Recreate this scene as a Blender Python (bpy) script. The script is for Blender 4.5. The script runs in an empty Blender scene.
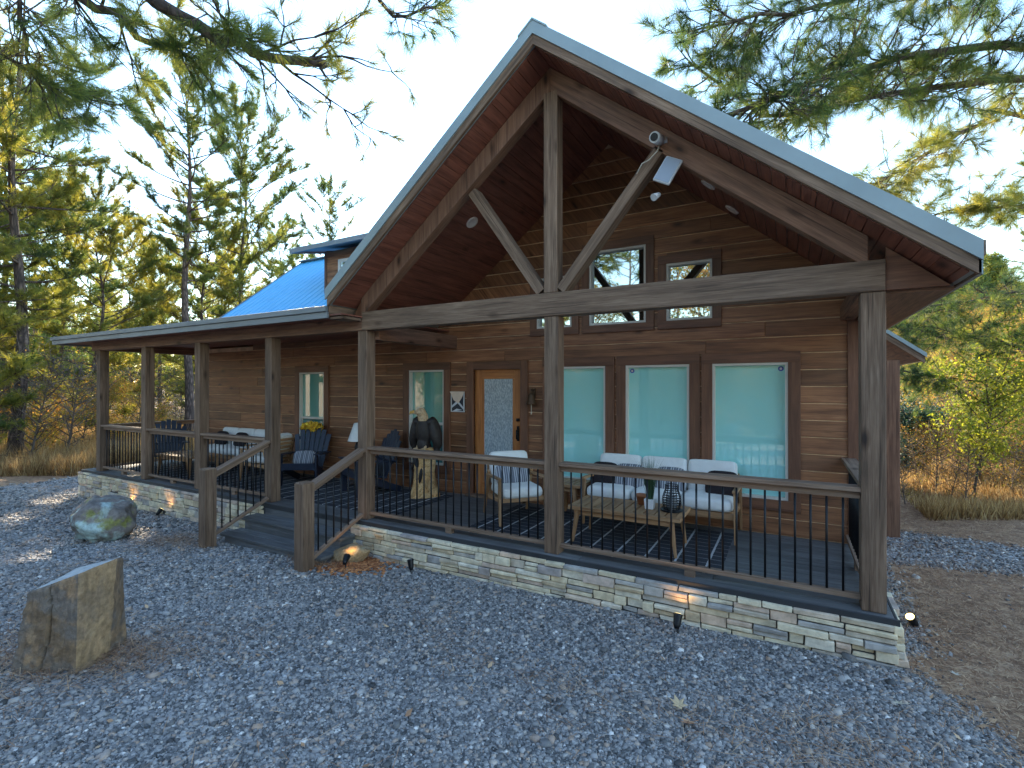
import bpy, math, random
import numpy as np
from mathutils import Vector, Matrix, noise
R = math.radians
random.seed(7); rng = np.random.default_rng(7)
sc = bpy.context.scene
COL = sc.collection

# ---------------------------------------------------------------- camera, sky, sun, exposure
cam_d = bpy.data.cameras.new('camera'); cam = bpy.data.objects.new('camera', cam_d); COL.objects.link(cam)
cam_d.sensor_width = 36; cam_d.lens = 36 * 495 / 1024; cam_d.clip_start = .05; cam_d.clip_end = 800
cam.location = (0, -4.8, 1.786)
cam.rotation_euler = (R(90.23), 0, math.atan2(.4896, .872))
sc.camera = cam
SUN_EL, SUN_DIR = 23, Vector((-.82, .57, 0)).normalized()        # where the sun stands
w = bpy.data.worlds.new('World'); sc.world = w; w.use_nodes = True
nt = w.node_tree; bg = nt.nodes['Background']
sky = nt.nodes.new('ShaderNodeTexSky'); sky.sky_type = 'NISHITA'; sky.sun_disc = False
sky.sun_elevation = R(SUN_EL); sky.sun_rotation = math.atan2(SUN_DIR.x, SUN_DIR.y)
sky.air_density = 1.3; sky.dust_density = 0; sky.ozone_density = 2.2; sky.altitude = 0
nt.links.new(sky.outputs[0], bg.inputs[0]); bg.inputs[1].default_value = .15
sun_d = bpy.data.lights.new('sun', 'SUN'); sun_d.energy = 3.8; sun_d.angle = R(.6); sun_d.color = (1, .83, .6)
sun = bpy.data.objects.new('sun', sun_d); COL.objects.link(sun)
sv = Vector((SUN_DIR.x * math.cos(R(SUN_EL)), SUN_DIR.y * math.cos(R(SUN_EL)), math.sin(R(SUN_EL))))
sun.rotation_euler = (-sv).to_track_quat('-Z', 'Y').to_euler(); sun.location = (0, 0, 30)
sc.view_settings.view_transform = 'Standard'; sc.view_settings.look = 'None'
sc.view_settings.exposure = 2.15; sc.view_settings.gamma = 1
sc.cycles.max_bounces = 6; sc.cycles.diffuse_bounces = 3; sc.cycles.glossy_bounces = 3
sc.cycles.transmission_bounces = 4; sc.cycles.transparent_max_bounces = 4
sc.cycles.use_denoising = True; sc.cycles.sample_clamp_indirect = 5

# ---------------------------------------------------------------- materials
def newmat(name):
    m = bpy.data.materials.new(name); m.use_nodes = True
    n = m.node_tree.nodes; l = m.node_tree.links
    return m, n, l, n['Principled BSDF']
def nd(n, t, **k):
    x = n.new(t)
    for a, b in k.items(): setattr(x, a, b)
    return x
def ramp(n, stops, interp='LINEAR'):
    r = n.new('ShaderNodeValToRGB'); r.color_ramp.interpolation = interp; e = r.color_ramp.elements
    while len(e) < len(stops): e.new(.5)
    for i, (p, c) in enumerate(stops):
        e[i].position = p; e[i].color = (*c, 1)
    return r
def mapping(n, l, src, scale):
    mp = n.new('ShaderNodeMapping'); mp.inputs['Scale'].default_value = scale; l.new(src, mp.inputs['Vector']); return mp.outputs[0]
def noise_n(n, l, vec, scale=1, detail=4, rough=.55, dist=0):
    t = n.new('ShaderNodeTexNoise'); t.inputs['Scale'].default_value = scale; t.inputs['Detail'].default_value = detail
    t.inputs['Roughness'].default_value = rough; t.inputs['Distortion'].default_value = dist
    l.new(vec, t.inputs['Vector']); return t.outputs['Fac']
def mixc(n, l, fac, a, b, mode='MIX'):
    m = n.new('ShaderNodeMix'); m.data_type = 'RGBA'; m.blend_type = mode
    for idx, v in ((0, fac), (6, a), (7, b)):
        if hasattr(v, 'is_output'): l.new(v, m.inputs[idx])
        else: m.inputs[idx].default_value = v if idx == 0 else (*v, 1)
    return m.outputs[2]
def math_n(n, l, op, a, b=None, clamp=False):
    m = n.new('ShaderNodeMath'); m.operation = op; m.use_clamp = clamp
    for i, v in enumerate((a, b)):
        if v is None: continue
        if hasattr(v, 'is_output'): l.new(v, m.inputs[i])
        else: m.inputs[i].default_value = v
    return m.outputs[0]
def bump(n, l, h, p, strength=.3, dist=.01):
    b = n.new('ShaderNodeBump'); b.inputs['Strength'].default_value = strength; b.inputs['Distance'].default_value = dist
    l.new(h, b.inputs['Height']); l.new(b.outputs[0], p.inputs['Normal']); return b

def wood(name, dark, mid, light, rough=.6, var=.5, knots=True, grain=26, bstr=.35, bleach=None):
    """uv based wood: u runs along the grain in metres"""
    m, n, l, p = newmat(name)
    uv = n.new('ShaderNodeUVMap').outputs[0]
    at = nd(n, 'ShaderNodeAttribute', attribute_name='rnd').outputs['Fac']
    g1 = noise_n(n, l, mapping(n, l, uv, (1.3, grain, 1)), 1, 6, .6, .4)
    g2 = noise_n(n, l, mapping(n, l, uv, (5, 120, 1)), 1, 3, .6)
    g3 = noise_n(n, l, mapping(n, l, uv, (1.1, 3.5, 1)), 1, 3, .5)
    f = math_n(n, l, 'ADD', math_n(n, l, 'MULTIPLY', g1, .65), math_n(n, l, 'MULTIPLY', g2, .35))
    r = ramp(n, [(.3, dark), (.5, mid), (.72, light)]); l.new(f, r.inputs[0])
    c = r.outputs[0]
    v = math_n(n, l, 'ADD', math_n(n, l, 'MULTIPLY', at, var), math_n(n, l, 'MULTIPLY', g3, .9))
    v = math_n(n, l, 'ADD', v, 1 - var / 2 - .45)
    hs = n.new('ShaderNodeHueSaturation'); l.new(c, hs.inputs['Color']); l.new(v, hs.inputs['Value']); c = hs.outputs[0]
    if bleach:
        rb = ramp(n, [(.5, (0, 0, 0)), (.66, (1, 1, 1))]); l.new(noise_n(n, l, mapping(n, l, uv, (.8, 5, 1)), 1.7, 4, .6), rb.inputs[0])
        c = mixc(n, l, rb.outputs[0], c, bleach)
    if knots:
        vo = nd(n, 'ShaderNodeTexVoronoi'); vo.inputs['Scale'].default_value = 1; vo.inputs['Randomness'].default_value = 1
        l.new(mapping(n, l, uv, (1.7, 4.2, 1)), vo.inputs['Vector'])
        rk = ramp(n, [(.05, (.2, .16, .13)), (.11, (.62, .56, .5)), (.19, (1, 1, 1))]); l.new(vo.outputs['Distance'], rk.inputs[0])
        c = mixc(n, l, 1.0, c, rk.outputs[0], 'MULTIPLY')
    if knots:
        ck = ramp(n, [(.62, (1, 1, 1)), (.66, (.35, .3, .27))]); l.new(noise_n(n, l, mapping(n, l, uv, (.7, 38, 1)), 1.3, 2, .5, .3), ck.inputs[0])
        c = mixc(n, l, .8, c, ck.outputs[0], 'MULTIPLY')
    l.new(c, p.inputs['Base Color']); p.inputs['Roughness'].default_value = rough
    bump(n, l, f, p, bstr, .006)
    return m
def plain(name, col, rough=.6, metal=0, nscale=0, var=.25, bstr=0, spec=.5, sheen=0):
    m, n, l, p = newmat(name)
    p.inputs['Base Color'].default_value = (*col, 1); p.inputs['Roughness'].default_value = rough; p.inputs['Metallic'].default_value = metal
    p.inputs['Specular IOR Level'].default_value = spec
    if sheen: p.inputs['Sheen Weight'].default_value = sheen
    if nscale:
        co = n.new('ShaderNodeTexCoord').outputs['Object']
        f = noise_n(n, l, co, nscale, 5, .6)
        r = ramp(n, [(.25, tuple(x * (1 - var) for x in col)), (.75, tuple(min(1, x * (1 + var)) for x in col))])
        l.new(f, r.inputs[0]); l.new(r.outputs[0], p.inputs['Base Color'])
        if bstr: bump(n, l, f, p, bstr, .01)
    return m
def rndramp(name, stops, rough=.8, nscale=0, bstr=0, trans=0, tcol=None, interp='LINEAR'):
    """colour picked per piece by the 'rnd' attribute"""
    m, n, l, p = newmat(name)
    at = nd(n, 'ShaderNodeAttribute', attribute_name='rnd').outputs['Fac']
    r = ramp(n, stops, interp); l.new(at, r.inputs[0]); c = r.outputs[0]
    p.inputs['Roughness'].default_value = rough
    if nscale:
        co = n.new('ShaderNodeTexCoord').outputs['Object']
        f = noise_n(n, l, co, nscale, 6, .65)
        rr = ramp(n, [(.3, (.62, .6, .58)), (.7, (1.25, 1.22, 1.2))]); l.new(f, rr.inputs[0])
        c = mixc(n, l, 1.0, c, rr.outputs[0], 'MULTIPLY')
        if bstr: bump(n, l, f, p, bstr, .012)
    l.new(c, p.inputs['Base Color'])
    if trans:
        out = n['Material Output']; t = n.new('ShaderNodeBsdfTranslucent'); mx = n.new('ShaderNodeMixShader'); mx.inputs[0].default_value = trans
        r2 = ramp(n, tcol); l.new(at, r2.inputs[0]); l.new(r2.outputs[0], t.inputs[0])
        l.new(p.outputs[0], mx.inputs[1]); l.new(t.outputs[0], mx.inputs[2]); l.new(mx.outputs[0], out.inputs[0])
    return m

M = {}
M['siding'] = wood('siding', (.09, .032, .014), (.23, .094, .04), (.4, .185, .083), .55, .7, True, 18, .4)
M['lit_edge'] = plain('lit_edge', (.6, .38, .23), .8, 0, 2.5, .6)  # pale tan standing in for light along the siding board edges
M['timber'] = wood('timber', (.052, .029, .017), (.155, .094, .058), (.3, .2, .134), .75, .3, True, 22, .6)
M['timber_brown'] = wood('timber_brown', (.07, .033, .02), (.19, .094, .055), (.33, .178, .108), .65, .3, True, 22, .5)
M['rail'] = wood('rail', (.11, .063, .039), (.22, .14, .093), (.35, .245, .172), .7, .3, True, 24, .5)
M['soffit'] = wood('soffit', (.085, .027, .018), (.2, .068, .043), (.32, .118, .075), .5, .15, True, 16, .35)
M['trim'] = wood('trim', (.065, .026, .014), (.16, .066, .034), (.26, .115, .06), .55, .3, False, 20, .35)
M['door'] = wood('door', (.22, .07, .018), (.42, .15, .04), (.6, .26, .09), .4, .2, False, 16, .25)
M['teak'] = wood('teak', (.22, .11, .05), (.38, .21, .1), (.52, .33, .18), .55, .35, False, 22, .25)
M['deck'] = wood('deck', (.055, .056, .058), (.105, .106, .108), (.19, .19, .19), .6, .3, False, 20, .3)
M['deck_edge'] = plain('deck_edge', (.028, .03, .034), .6, 0, 6, .3)
M['roof'] = plain('roof', (.08, .38, .66), .5, 0, 3, .08)
M['rake'] = plain('rake_metal', (.27, .33, .345), .5, .2, 2, .12)
M['gutter'] = plain('fascia_metal', (.2, .22, .235), .5, .3, 2, .15)
M['black'] = plain('black_metal', (.012, .013, .016), .4, .5)
M['white_frame'] = plain('window_frame_white', (.62, .58, .52), .5)
M['cushion'] = plain('cushion_white', (.78, .77, .74), .9, 0, 12, .06, .25, .2, .3)
M['darkpillow'] = plain('pillow_black', (.028, .022, .024), .9, 0, 30, .2, .2, .2)
M['navy'] = plain('navy_paint', (.012, .02, .042), .45, 0, 9, .25)
M['concrete'] = plain('concrete', (.2, .2, .19), .9, 0, 12, .3, .3)
M['whitepot'] = plain('white_ceramic', (.75, .76, .78), .3)
M['terracotta'] = plain('terracotta', (.42, .17, .08), .8, 0, 14, .2)
M['rope'] = plain('rope', (.55, .5, .42), .9)
M['grey_plastic'] = plain('grey_plastic', (.3, .34, .4), .35)
M['lightgrey'] = plain('light_grey_plastic', (.55, .55, .55), .4)
M['bronze'] = plain('aged_bronze', (.1, .06, .035), .5, .7, 20, .3)
M['sticker'] = plain('sticker_blue', (.03, .07, .38), .4)
M['paper'] = plain('pale_card', (.72, .56, .44), .8, 0, 8, .12)
M['disc'] = plain('downlight_trim', (.7, .6, .55), .5)
M['bark'] = None

def glass_pane(name, teal, gl, rough=.02, tone=None):
    m, n, l, p = newmat(name); out = n['Material Output']
    p.inputs['Roughness'].default_value = .5; p.inputs['Base Color'].default_value = (*teal, 1); p.inputs['Specular IOR Level'].default_value = 0
    g = n.new('ShaderNodeBsdfGlossy'); g.inputs['Roughness'].default_value = rough; g.inputs['Color'].default_value = (.85, .95, .95, 1)
    lw = n.new('ShaderNodeFresnel'); lw.inputs['IOR'].default_value = 1.5
    f = math_n(n, l, 'ADD', lw.outputs[0], gl, True)
    mx = n.new('ShaderNodeMixShader'); l.new(f, mx.inputs[0]); l.new(p.outputs[0], mx.inputs[1]); l.new(g.outputs[0], mx.inputs[2]); l.new(mx.outputs[0], out.inputs[0])
    co = n.new('ShaderNodeTexCoord').outputs['Object']
    b = n.new('ShaderNodeBump'); b.inputs['Strength'].default_value = .12; b.inputs['Distance'].default_value = .004
    l.new(noise_n(n, l, co, 2.2, 2), b.inputs['Height']); l.new(b.outputs[0], g.inputs['Normal'])
    return m
M['teal_glass'] = glass_pane('teal_blind_glass', (.36, .76, .72), .13)
M['dark_glass'] = glass_pane('dark_glass', (.012, .014, .016), .55)
M['green_glass'] = glass_pane('green_glass', (.16, .42, .36), .25)
M['screen_glass'] = glass_pane('screen_glass', (.05, .2, .2), .1)
def ripple_glass():
    m, n, l, p = newmat('rippled_glass')
    co = n.new('ShaderNodeTexCoord').outputs['Object']
    f = noise_n(n, l, mapping(n, l, co, (60, 60, 26)), 1, 3, .6)
    r = ramp(n, [(.3, (.2, .25, .27)), (.7, (.5, .56, .6))]); l.new(f, r.inputs[0]); l.new(r.outputs[0], p.inputs['Base Color'])
    p.inputs['Roughness'].default_value = .12; p.inputs['Specular IOR Level'].default_value = .9; bump(n, l, f, p, .8, .01); return m
M['ripple'] = ripple_glass()
def stripes(name, a, b, scale, thr=.5):
    m, n, l, p = newmat(name)
    uv = n.new('ShaderNodeTexCoord').outputs['Object']
    sep = n.new('ShaderNodeSeparateXYZ'); l.new(uv, sep.inputs[0])
    s = math_n(n, l, 'SINE', math_n(n, l, 'MULTIPLY', sep.outputs[0], scale))
    s2 = math_n(n, l, 'SINE', math_n(n, l, 'MULTIPLY', sep.outputs[0], scale * .37))
    f = math_n(n, l, 'GREATER_THAN', math_n(n, l, 'ADD', s, math_n(n, l, 'MULTIPLY', s2, .5)), thr)
    l.new(mixc(n, l, f, a, b), p.inputs['Base Color']); p.inputs['Roughness'].default_value = .9; return m
M['striped'] = stripes('pillow_striped', (.14, .15, .18), (.5, .5, .52), 210)
def rug_mat():
    m, n, l, p = newmat('rug_pattern')
    co = n.new('ShaderNodeTexCoord').outputs['Object']; sep = n.new('ShaderNodeSeparateXYZ'); l.new(co, sep.inputs[0])
    nz = noise_n(n, l, co, 26, 3)
    def line(src, per, w):
        q = math_n(n, l, 'ADD', src, math_n(n, l, 'MULTIPLY', nz, .012))
        fr = math_n(n, l, 'FRACT', math_n(n, l, 'DIVIDE', q, per))
        return math_n(n, l, 'LESS_THAN', math_n(n, l, 'ABSOLUTE', math_n(n, l, 'SUBTRACT', fr, .5)), w / per)
    a = line(sep.outputs[0], .30, .011); b = math_n(n, l, 'MULTIPLY', line(sep.outputs[1], .135, .005), .45)
    f = math_n(n, l, 'MAXIMUM', a, b)
    fz = noise_n(n, l, co, 160, 2)
    c = mixc(n, l, f, (.018, .02, .028), (.55, .56, .56))
    c = mixc(n, l, math_n(n, l, 'MULTIPLY', fz, .4), c, (.05, .055, .07))
    l.new(c, p.inputs['Base Color']); p.inputs['Roughness'].default_value = .95; bump(n, l, fz, p, .5, .004); return m
M['rug'] = rug_mat()
M['stone'] = rndramp('ledge_stone', [(0, (.38, .36, .34)), (.12, (.5, .47, .42)), (.2, (.58, .46, .3)), (.42, (.78, .69, .5)), (.6, (.7, .58, .38)), (.74, (.74, .68, .55)), (.86, (.68, .5, .36)), (1, (.42, .38, .36))], .85, 9, .6)
M['gravel'] = rndramp('gravel_stone', [(0, (.035, .035, .035)), (.25, (.12, .117, .114)), (.5, (.29, .275, .262)), (.7, (.4, .38, .36)), (.8, (.4, .28, .2)), (.9, (.52, .47, .41)), (1, (.74, .7, .65))], .6)
M['litter'] = rndramp('needle_litter', [(0, (.13, .065, .035)), (.5, (.32, .17, .09)), (1, (.62, .42, .25))], .9)
M['mulch'] = rndramp('mulch', [(0, (.2, .06, .02)), (1, (.6, .26, .1))], .9)
M['needles'] = rndramp('pine_needles', [(0, (.02, .045, .026)), (.5, (.05, .085, .028)), (1, (.13, .14, .03))], .5, trans=.5,
                       tcol=[(0, (.05, .12, .05)), (.5, (.2, .28, .05)), (1, (.65, .55, .07))])
M['autumn'] = rndramp('autumn_leaves', [(0, (.05, .07, .02)), (.35, (.16, .15, .025)), (.65, (.34, .2, .04)), (1, (.3, .12, .04))], .6, trans=.45,
                      tcol=[(0, (.12, .2, .04)), (.35, (.5, .45, .05)), (.65, (.8, .45, .08)), (1, (.7, .25, .06))])
M['greenleaf'] = rndramp('yellow_green_leaves', [(0, (.06, .09, .015)), (1, (.2, .2, .03))], .6, trans=.5, tcol=[(0, (.2, .3, .03)), (1, (.7, .65, .05))])
M['juniper'] = rndramp('juniper_needles', [(0, (.015, .05, .045)), (1, (.05, .12, .09))], .6, trans=.2, tcol=[(0, (.03, .1, .07)), (1, (.1, .2, .1))])
M['drygrass'] = rndramp('dry_grass', [(0, (.12, .07, .03)), (.5, (.3, .19, .08)), (1, (.5, .38, .2))], .8, trans=.35, tcol=[(0, (.3, .16, .05)), (1, (.8, .55, .22))])
M['twig'] = rndramp('grey_twigs', [(0, (.06, .045, .035)), (1, (.2, .16, .13))], .9)
M['grassblade'] = rndramp('potted_grass', [(0, (.02, .06, .03)), (1, (.06, .12, .05))], .5)
M['yellow'] = rndramp('yellow_petals', [(0, (.6, .3, .02)), (1, (.9, .65, .05))], .7)
def bark(name, a, b, c):
    m, n, l, p = newmat(name); co = n.new('ShaderNodeTexCoord').outputs['Object']
    v = mapping(n, l, co, (9, 9, 2.2)); vo = nd(n, 'ShaderNodeTexVoronoi', feature='DISTANCE_TO_EDGE'); vo.inputs['Scale'].default_value = 1.2; l.new(v, vo.inputs['Vector'])
    f = math_n(n, l, 'ADD', math_n(n, l, 'MULTIPLY', vo.outputs['Distance'], 1.4), math_n(n, l, 'MULTIPLY', noise_n(n, l, v, 3, 5, .7), .5))
    r = ramp(n, [(.15, a), (.45, b), (.85, c)]); l.new(f, r.inputs[0]); l.new(r.outputs[0], p.inputs['Base Color']); p.inputs['Roughness'].default_value = .9
    bump(n, l, f, p, .9, .03); return m
M['bark'] = bark('pine_bark', (.02, .015, .014), (.085, .06, .05), (.2, .145, .12))
def boulder_mat(name, base, patch, moss, sc_=3):
    m, n, l, p = newmat(name); co = n.new('ShaderNodeTexCoord').outputs['Object']
    f = noise_n(n, l, co, sc_, 8, .65); f2 = noise_n(n, l, co, sc_ * .7, 4, .6, .5); f3 = noise_n(n, l, co, sc_ * 9, 5, .7)
    r = ramp(n, [(.3, tuple(x * .45 for x in base)), (.55, base), (.75, tuple(x * 1.5 for x in base))]); l.new(f, r.inputs[0])
    r2 = ramp(n, [(.5, (0, 0, 0)), (.57, (1, 1, 1))]); l.new(f2, r2.inputs[0])
    c = mixc(n, l, r2.outputs[0], r.outputs[0], patch)
    r3 = ramp(n, [(.56, (0, 0, 0)), (.66, (1, 1, 1))]); l.new(noise_n(n, l, co, sc_ * 1.9, 5, .6), r3.inputs[0])
    c = mixc(n, l, r3.outputs[0], c, moss)
    rr = ramp(n, [(.3, (.6, .6, .6)), (.7, (1.3, 1.3, 1.3))]); l.new(f3, rr.inputs[0]); c = mixc(n, l, 1.0, c, rr.outputs[0], 'MULTIPLY')
    l.new(c, p.inputs['Base Color']); p.inputs['Roughness'].default_value = .9
    bump(n, l, math_n(n, l, 'ADD', f, math_n(n, l, 'MULTIPLY', f3, .35)), p, .8, .03); return m
M['boulder'] = boulder_mat('lichen_boulder', (.22, .19, .17), (.4, .5, .47), (.26, .26, .08), 2.2)
M['standing_stone'] = boulder_mat('brown_sandstone', (.24, .16, .095), (.19, .155, .125), (.32, .21, .12), 2.6)
M['stone_tan'] = boulder_mat('tan_sandstone', (.36, .24, .13), (.3, .21, .13), (.4, .28, .16), 2.6)
M['stonetop'] = plain('weathered_stone_top', (.4, .4, .38), .9, 0, 14, .3, .6)
M['rocktan'] = boulder_mat('tan_rock', (.4, .27, .14), (.3, .22, .13), (.35, .3, .2), 4)
M['carved'] = boulder_mat('carved_log_wood', (.7, .4, .16), (.75, .5, .24), (.4, .19, .06), 7)
M['eagledark'] = plain('dark_carved_feathers', (.022, .016, .014), .6, 0, 30, .5, .8)
M['eaglehead'] = plain('pale_carved_feathers', (.55, .38, .22), .7, 0, 40, .4, .8)
def emit(name, col, s):
    m, n, l, p = newmat(name); p.inputs['Emission Color'].default_value = (*col, 1); p.inputs['Emission Strength'].default_value = s; return m
M['lens'] = emit('lit_lens', (1, .72, .22), 1.6)
def ground_mat():
    m, n, l, p = newmat('ground'); geo = n.new('ShaderNodeNewGeometry').outputs['Position']
    at = nd(n, 'ShaderNodeAttribute', attribute_name='gravel').outputs['Fac']
    vo = nd(n, 'ShaderNodeTexVoronoi'); vo.inputs['Scale'].default_value = 34; l.new(geo, vo.inputs['Vector'])
    sp = n.new('ShaderNodeSeparateColor'); l.new(vo.outputs['Color'], sp.inputs[0])
    rg = ramp(n, [(0, (.08, .08, .085)), (.5, (.24, .24, .24)), (.85, (.38, .37, .36)), (1, (.6, .6, .6))]); l.new(sp.outputs[0], rg.inputs[0])
    v2 = nd(n, 'ShaderNodeTexVoronoi'); v2.inputs['Scale'].default_value = 13; l.new(geo, v2.inputs['Vector'])
    s2 = n.new('ShaderNodeSeparateColor'); l.new(v2.outputs['Color'], s2.inputs[0])
    rl = ramp(n, [(0, (.13, .07, .04)), (.4, (.27, .16, .095)), (.75, (.42, .26, .15)), (1, (.6, .46, .32))])
    mixf = math_n(n, l, 'ADD', math_n(n, l, 'MULTIPLY', s2.outputs[0], .5), math_n(n, l, 'MULTIPLY', noise_n(n, l, geo, 1.3, 7, .7), .6)); l.new(mixf, rl.inputs[0])
    edge = math_n(n, l, 'ADD', at, math_n(n, l, 'MULTIPLY', math_n(n, l, 'SUBTRACT', noise_n(n, l, geo, 3, 6, .7), .5), .9))
    re = ramp(n, [(.42, (0, 0, 0)), (.56, (1, 1, 1))]); l.new(edge, re.inputs[0])
    l.new(mixc(n, l, re.outputs[0], rl.outputs[0], rg.outputs[0]), p.inputs['Base Color']); p.inputs['Roughness'].default_value = .9
    h = math_n(n, l, 'ADD', vo.outputs['Distance'], noise_n(n, l, geo, 18, 5, .7)); bump(n, l, h, p, .8, .02); return m
M['ground'] = ground_mat()

# ---------------------------------------------------------------- mesh builder
def rotz(a): return Matrix.Rotation(a, 4, 'Z')
class MB:
    def __init__(s): s.v = []; s.f = []; s.uv = []; s.rn = []; s.mi = []; s.sm = []; s.T = Matrix.Identity(4)
    def face(s, idx, uvs, r, mi=0, sm=False): s.f.append(idx); s.uv.append(uvs); s.rn.append(r); s.mi.append(mi); s.sm.append(sm)
    def add(s, pts): b = len(s.v); s.v += [s.T @ Vector(p) for p in pts]; return b
    def hexa(s, P, L=None, r=None, mi=0):
        """8 points: 0-3 bottom ring, 4-7 top ring; uv u axis = longest edge family"""
        r = random.random() if r is None else r
        P = [Vector(p) for p in P]; b = s.add(P)
        ex = (P[1] - P[0]).length; ey = (P[3] - P[0]).length; ez = (P[4] - P[0]).length
        ou, ov = random.random() * 40, random.random() * 40
        ax = [ex, ey, ez].index(max(ex, ey, ez)) if L is None else L
        d = [(P[1] - P[0]), (P[3] - P[0]), (P[4] - P[0])]; d = [q.normalized() if q.length > 1e-9 else q for q in d]
        for q in ((0, 3, 2, 1), (4, 5, 6, 7), (0, 1, 5, 4), (1, 2, 6, 5), (2, 3, 7, 6), (3, 0, 4, 7)):
            uvs = []
            fn = (P[q[1]] - P[q[0]]).cross(P[q[2]] - P[q[1]])
            others = [k for k in range(3) if k != ax]
            fa = min(range(3), key=lambda k: -abs(fn.normalized().dot(d[k])) if fn.length > 1e-12 else 0)
            if fa == ax: a1, a2 = others
            else: a1 = ax; a2 = [k for k in others if k != fa][0]
            for k in q:
                w_ = P[k] - P[0]; uvs.append((w_.dot(d[a1]) + ou, w_.dot(d[a2]) + ov + fa * .37))
            s.face(tuple(b + k for k in q), uvs, r, mi)
    def box(s, x0, x1, y0, y1, z0, z1, r=None, mi=0, L=None):
        s.hexa([(x0, y0, z0), (x1, y0, z0), (x1, y1, z0), (x0, y1, z0), (x0, y0, z1), (x1, y0, z1), (x1, y1, z1), (x0, y1, z1)], L, r, mi)
    def beam(s, p0, p1, w_, h, up=(0, 0, 1), w2=None, h2=None, r=None, mi=0):
        p0 = Vector(p0); p1 = Vector(p1); d = (p1 - p0).normalized(); up = Vector(up)
        if abs(d.dot(up)) > .999: up = Vector((0, 1, 0))
        sd = d.cross(up).normalized(); u = sd.cross(d).normalized(); w2 = w_ if w2 is None else w2; h2 = h if h2 is None else h2
        a = [p0 - sd * w_ / 2 - u * h / 2, p0 + sd * w_ / 2 - u * h / 2, p0 + sd * w_ / 2 + u * h / 2, p0 - sd * w_ / 2 + u * h / 2]
        c = [p1 - sd * w2 / 2 - u * h2 / 2, p1 + sd * w2 / 2 - u * h2 / 2, p1 + sd * w2 / 2 + u * h2 / 2, p1 - sd * w2 / 2 + u * h2 / 2]
        s.hexa([a[0], a[1], a[2], a[3], c[0], c[1], c[2], c[3]][0:8], 2, r, mi)
    def tube(s, pts, rad, seg=8, r=None, mi=0, cap=True):
        pts = [Vector(p) for p in pts]; n = len(pts); r = random.random() if r is None else r
        if not hasattr(rad, '__len__'): rad = [rad] * n
        b = len(s.v); up = Vector((0, 0, 1)); prev = None; L = 0; Ls = []
        for i, p in enumerate(pts):
            d = (pts[min(i + 1, n - 1)] - pts[max(i - 1, 0)]).normalized()
            if prev is None:
                t = Vector((1, 0, 0)) if abs(d.x) < .9 else Vector((0, 1, 0)); prev = (t - d * t.dot(d)).normalized()
            else: prev = (prev - d * prev.dot(d)).normalized()
            q = d.cross(prev)
            if i: L += (p - pts[i - 1]).length
            Ls.append(L)
            s.add([p + (prev * math.cos(2 * math.pi * k / seg) + q * math.sin(2 * math.pi * k / seg)) * rad[i] for k in range(seg)])
        for i in range(n - 1):
            for k in range(seg):
                k2 = (k + 1) % seg; c = 2 * math.pi * rad[i] / seg
                s.face((b + i * seg + k, b + i * seg + k2, b + (i + 1) * seg + k2, b + (i + 1) * seg + k),
                       [(Ls[i], k * c), (Ls[i], (k + 1) * c), (Ls[i + 1], (k + 1) * c), (Ls[i + 1], k * c)], r, mi, True)
        if cap:
            s.face(tuple(b + k for k in reversed(range(seg))), [(0, 0)] * seg, r, mi)
            s.face(tuple(b + (n - 1) * seg + k for k in range(seg)), [(0, 0)] * seg, r, mi)
    def lathe(s, prof, c=(0, 0, 0), seg=20, r=None, mi=0, sm=True):
        """profile of (radius, z)"""
        r = random.random() if r is None else r; b = len(s.v)
        for (rr, z) in prof: s.add([(c[0] + rr * math.cos(2 * math.pi * k / seg), c[1] + rr * math.sin(2 * math.pi * k / seg), c[2] + z) for k in range(seg)])
        for i in range(len(prof) - 1):
            for k in range(seg):
                k2 = (k + 1) % seg
                s.face((b + i * seg + k, b + i * seg + k2, b + (i + 1) * seg + k2, b + (i + 1) * seg + k), [(k * .1, i * .1), (k * .1 + .1, i * .1), (k * .1 + .1, i * .1 + .1), (k * .1, i * .1 + .1)], r, mi, sm)
    def prism(s, poly, d, r=None, mi=0):
        """poly: list of 3d points (planar), extruded by vector d"""
        r = random.random() if r is None else r; d = Vector(d); n = len(poly); P = [Vector(p) for p in poly]
        b = s.add(P + [p + d for p in P]); e = (P[1] - P[0]).normalized(); nn = d.normalized(); g = nn.cross(e)
        ou, ov = random.random() * 40, random.random() * 40
        uvp = [((p - P[0]).dot(e) + ou, (p - P[0]).dot(g) + ov) for p in P]
        s.face(tuple(reversed([b + i for i in range(n)])), list(reversed(uvp)), r, mi); s.face(tuple(b + n + i for i in range(n)), uvp, r, mi)
        for i in range(n):
            j = (i + 1) % n; L = (P[j] - P[i]).length
            s.face((b + i, b + j, b + n + j, b + n + i), [(ou, ov), (ou + L, ov), (ou + L, ov + d.length), (ou, ov + d.length)], r, mi)
    def grid(s, nu, nv, fn, r=None, mi=0, wrapu=False):
        r = random.random() if r is None else r; b = len(s.v)
        s.add([fn(i / nu, j / nv) for j in range(nv + 1) for i in range(nu + 1)])
        for j in range(nv):
            for i in range(nu):
                a = b + j * (nu + 1) + i
                s.face((a, a + 1, a + nu + 2, a + nu + 1), [(i / nu, j / nv), ((i + 1) / nu, j / nv), ((i + 1) / nu, (j + 1) / nv), (i / nu, (j + 1) / nv)], r, mi, True)
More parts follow.
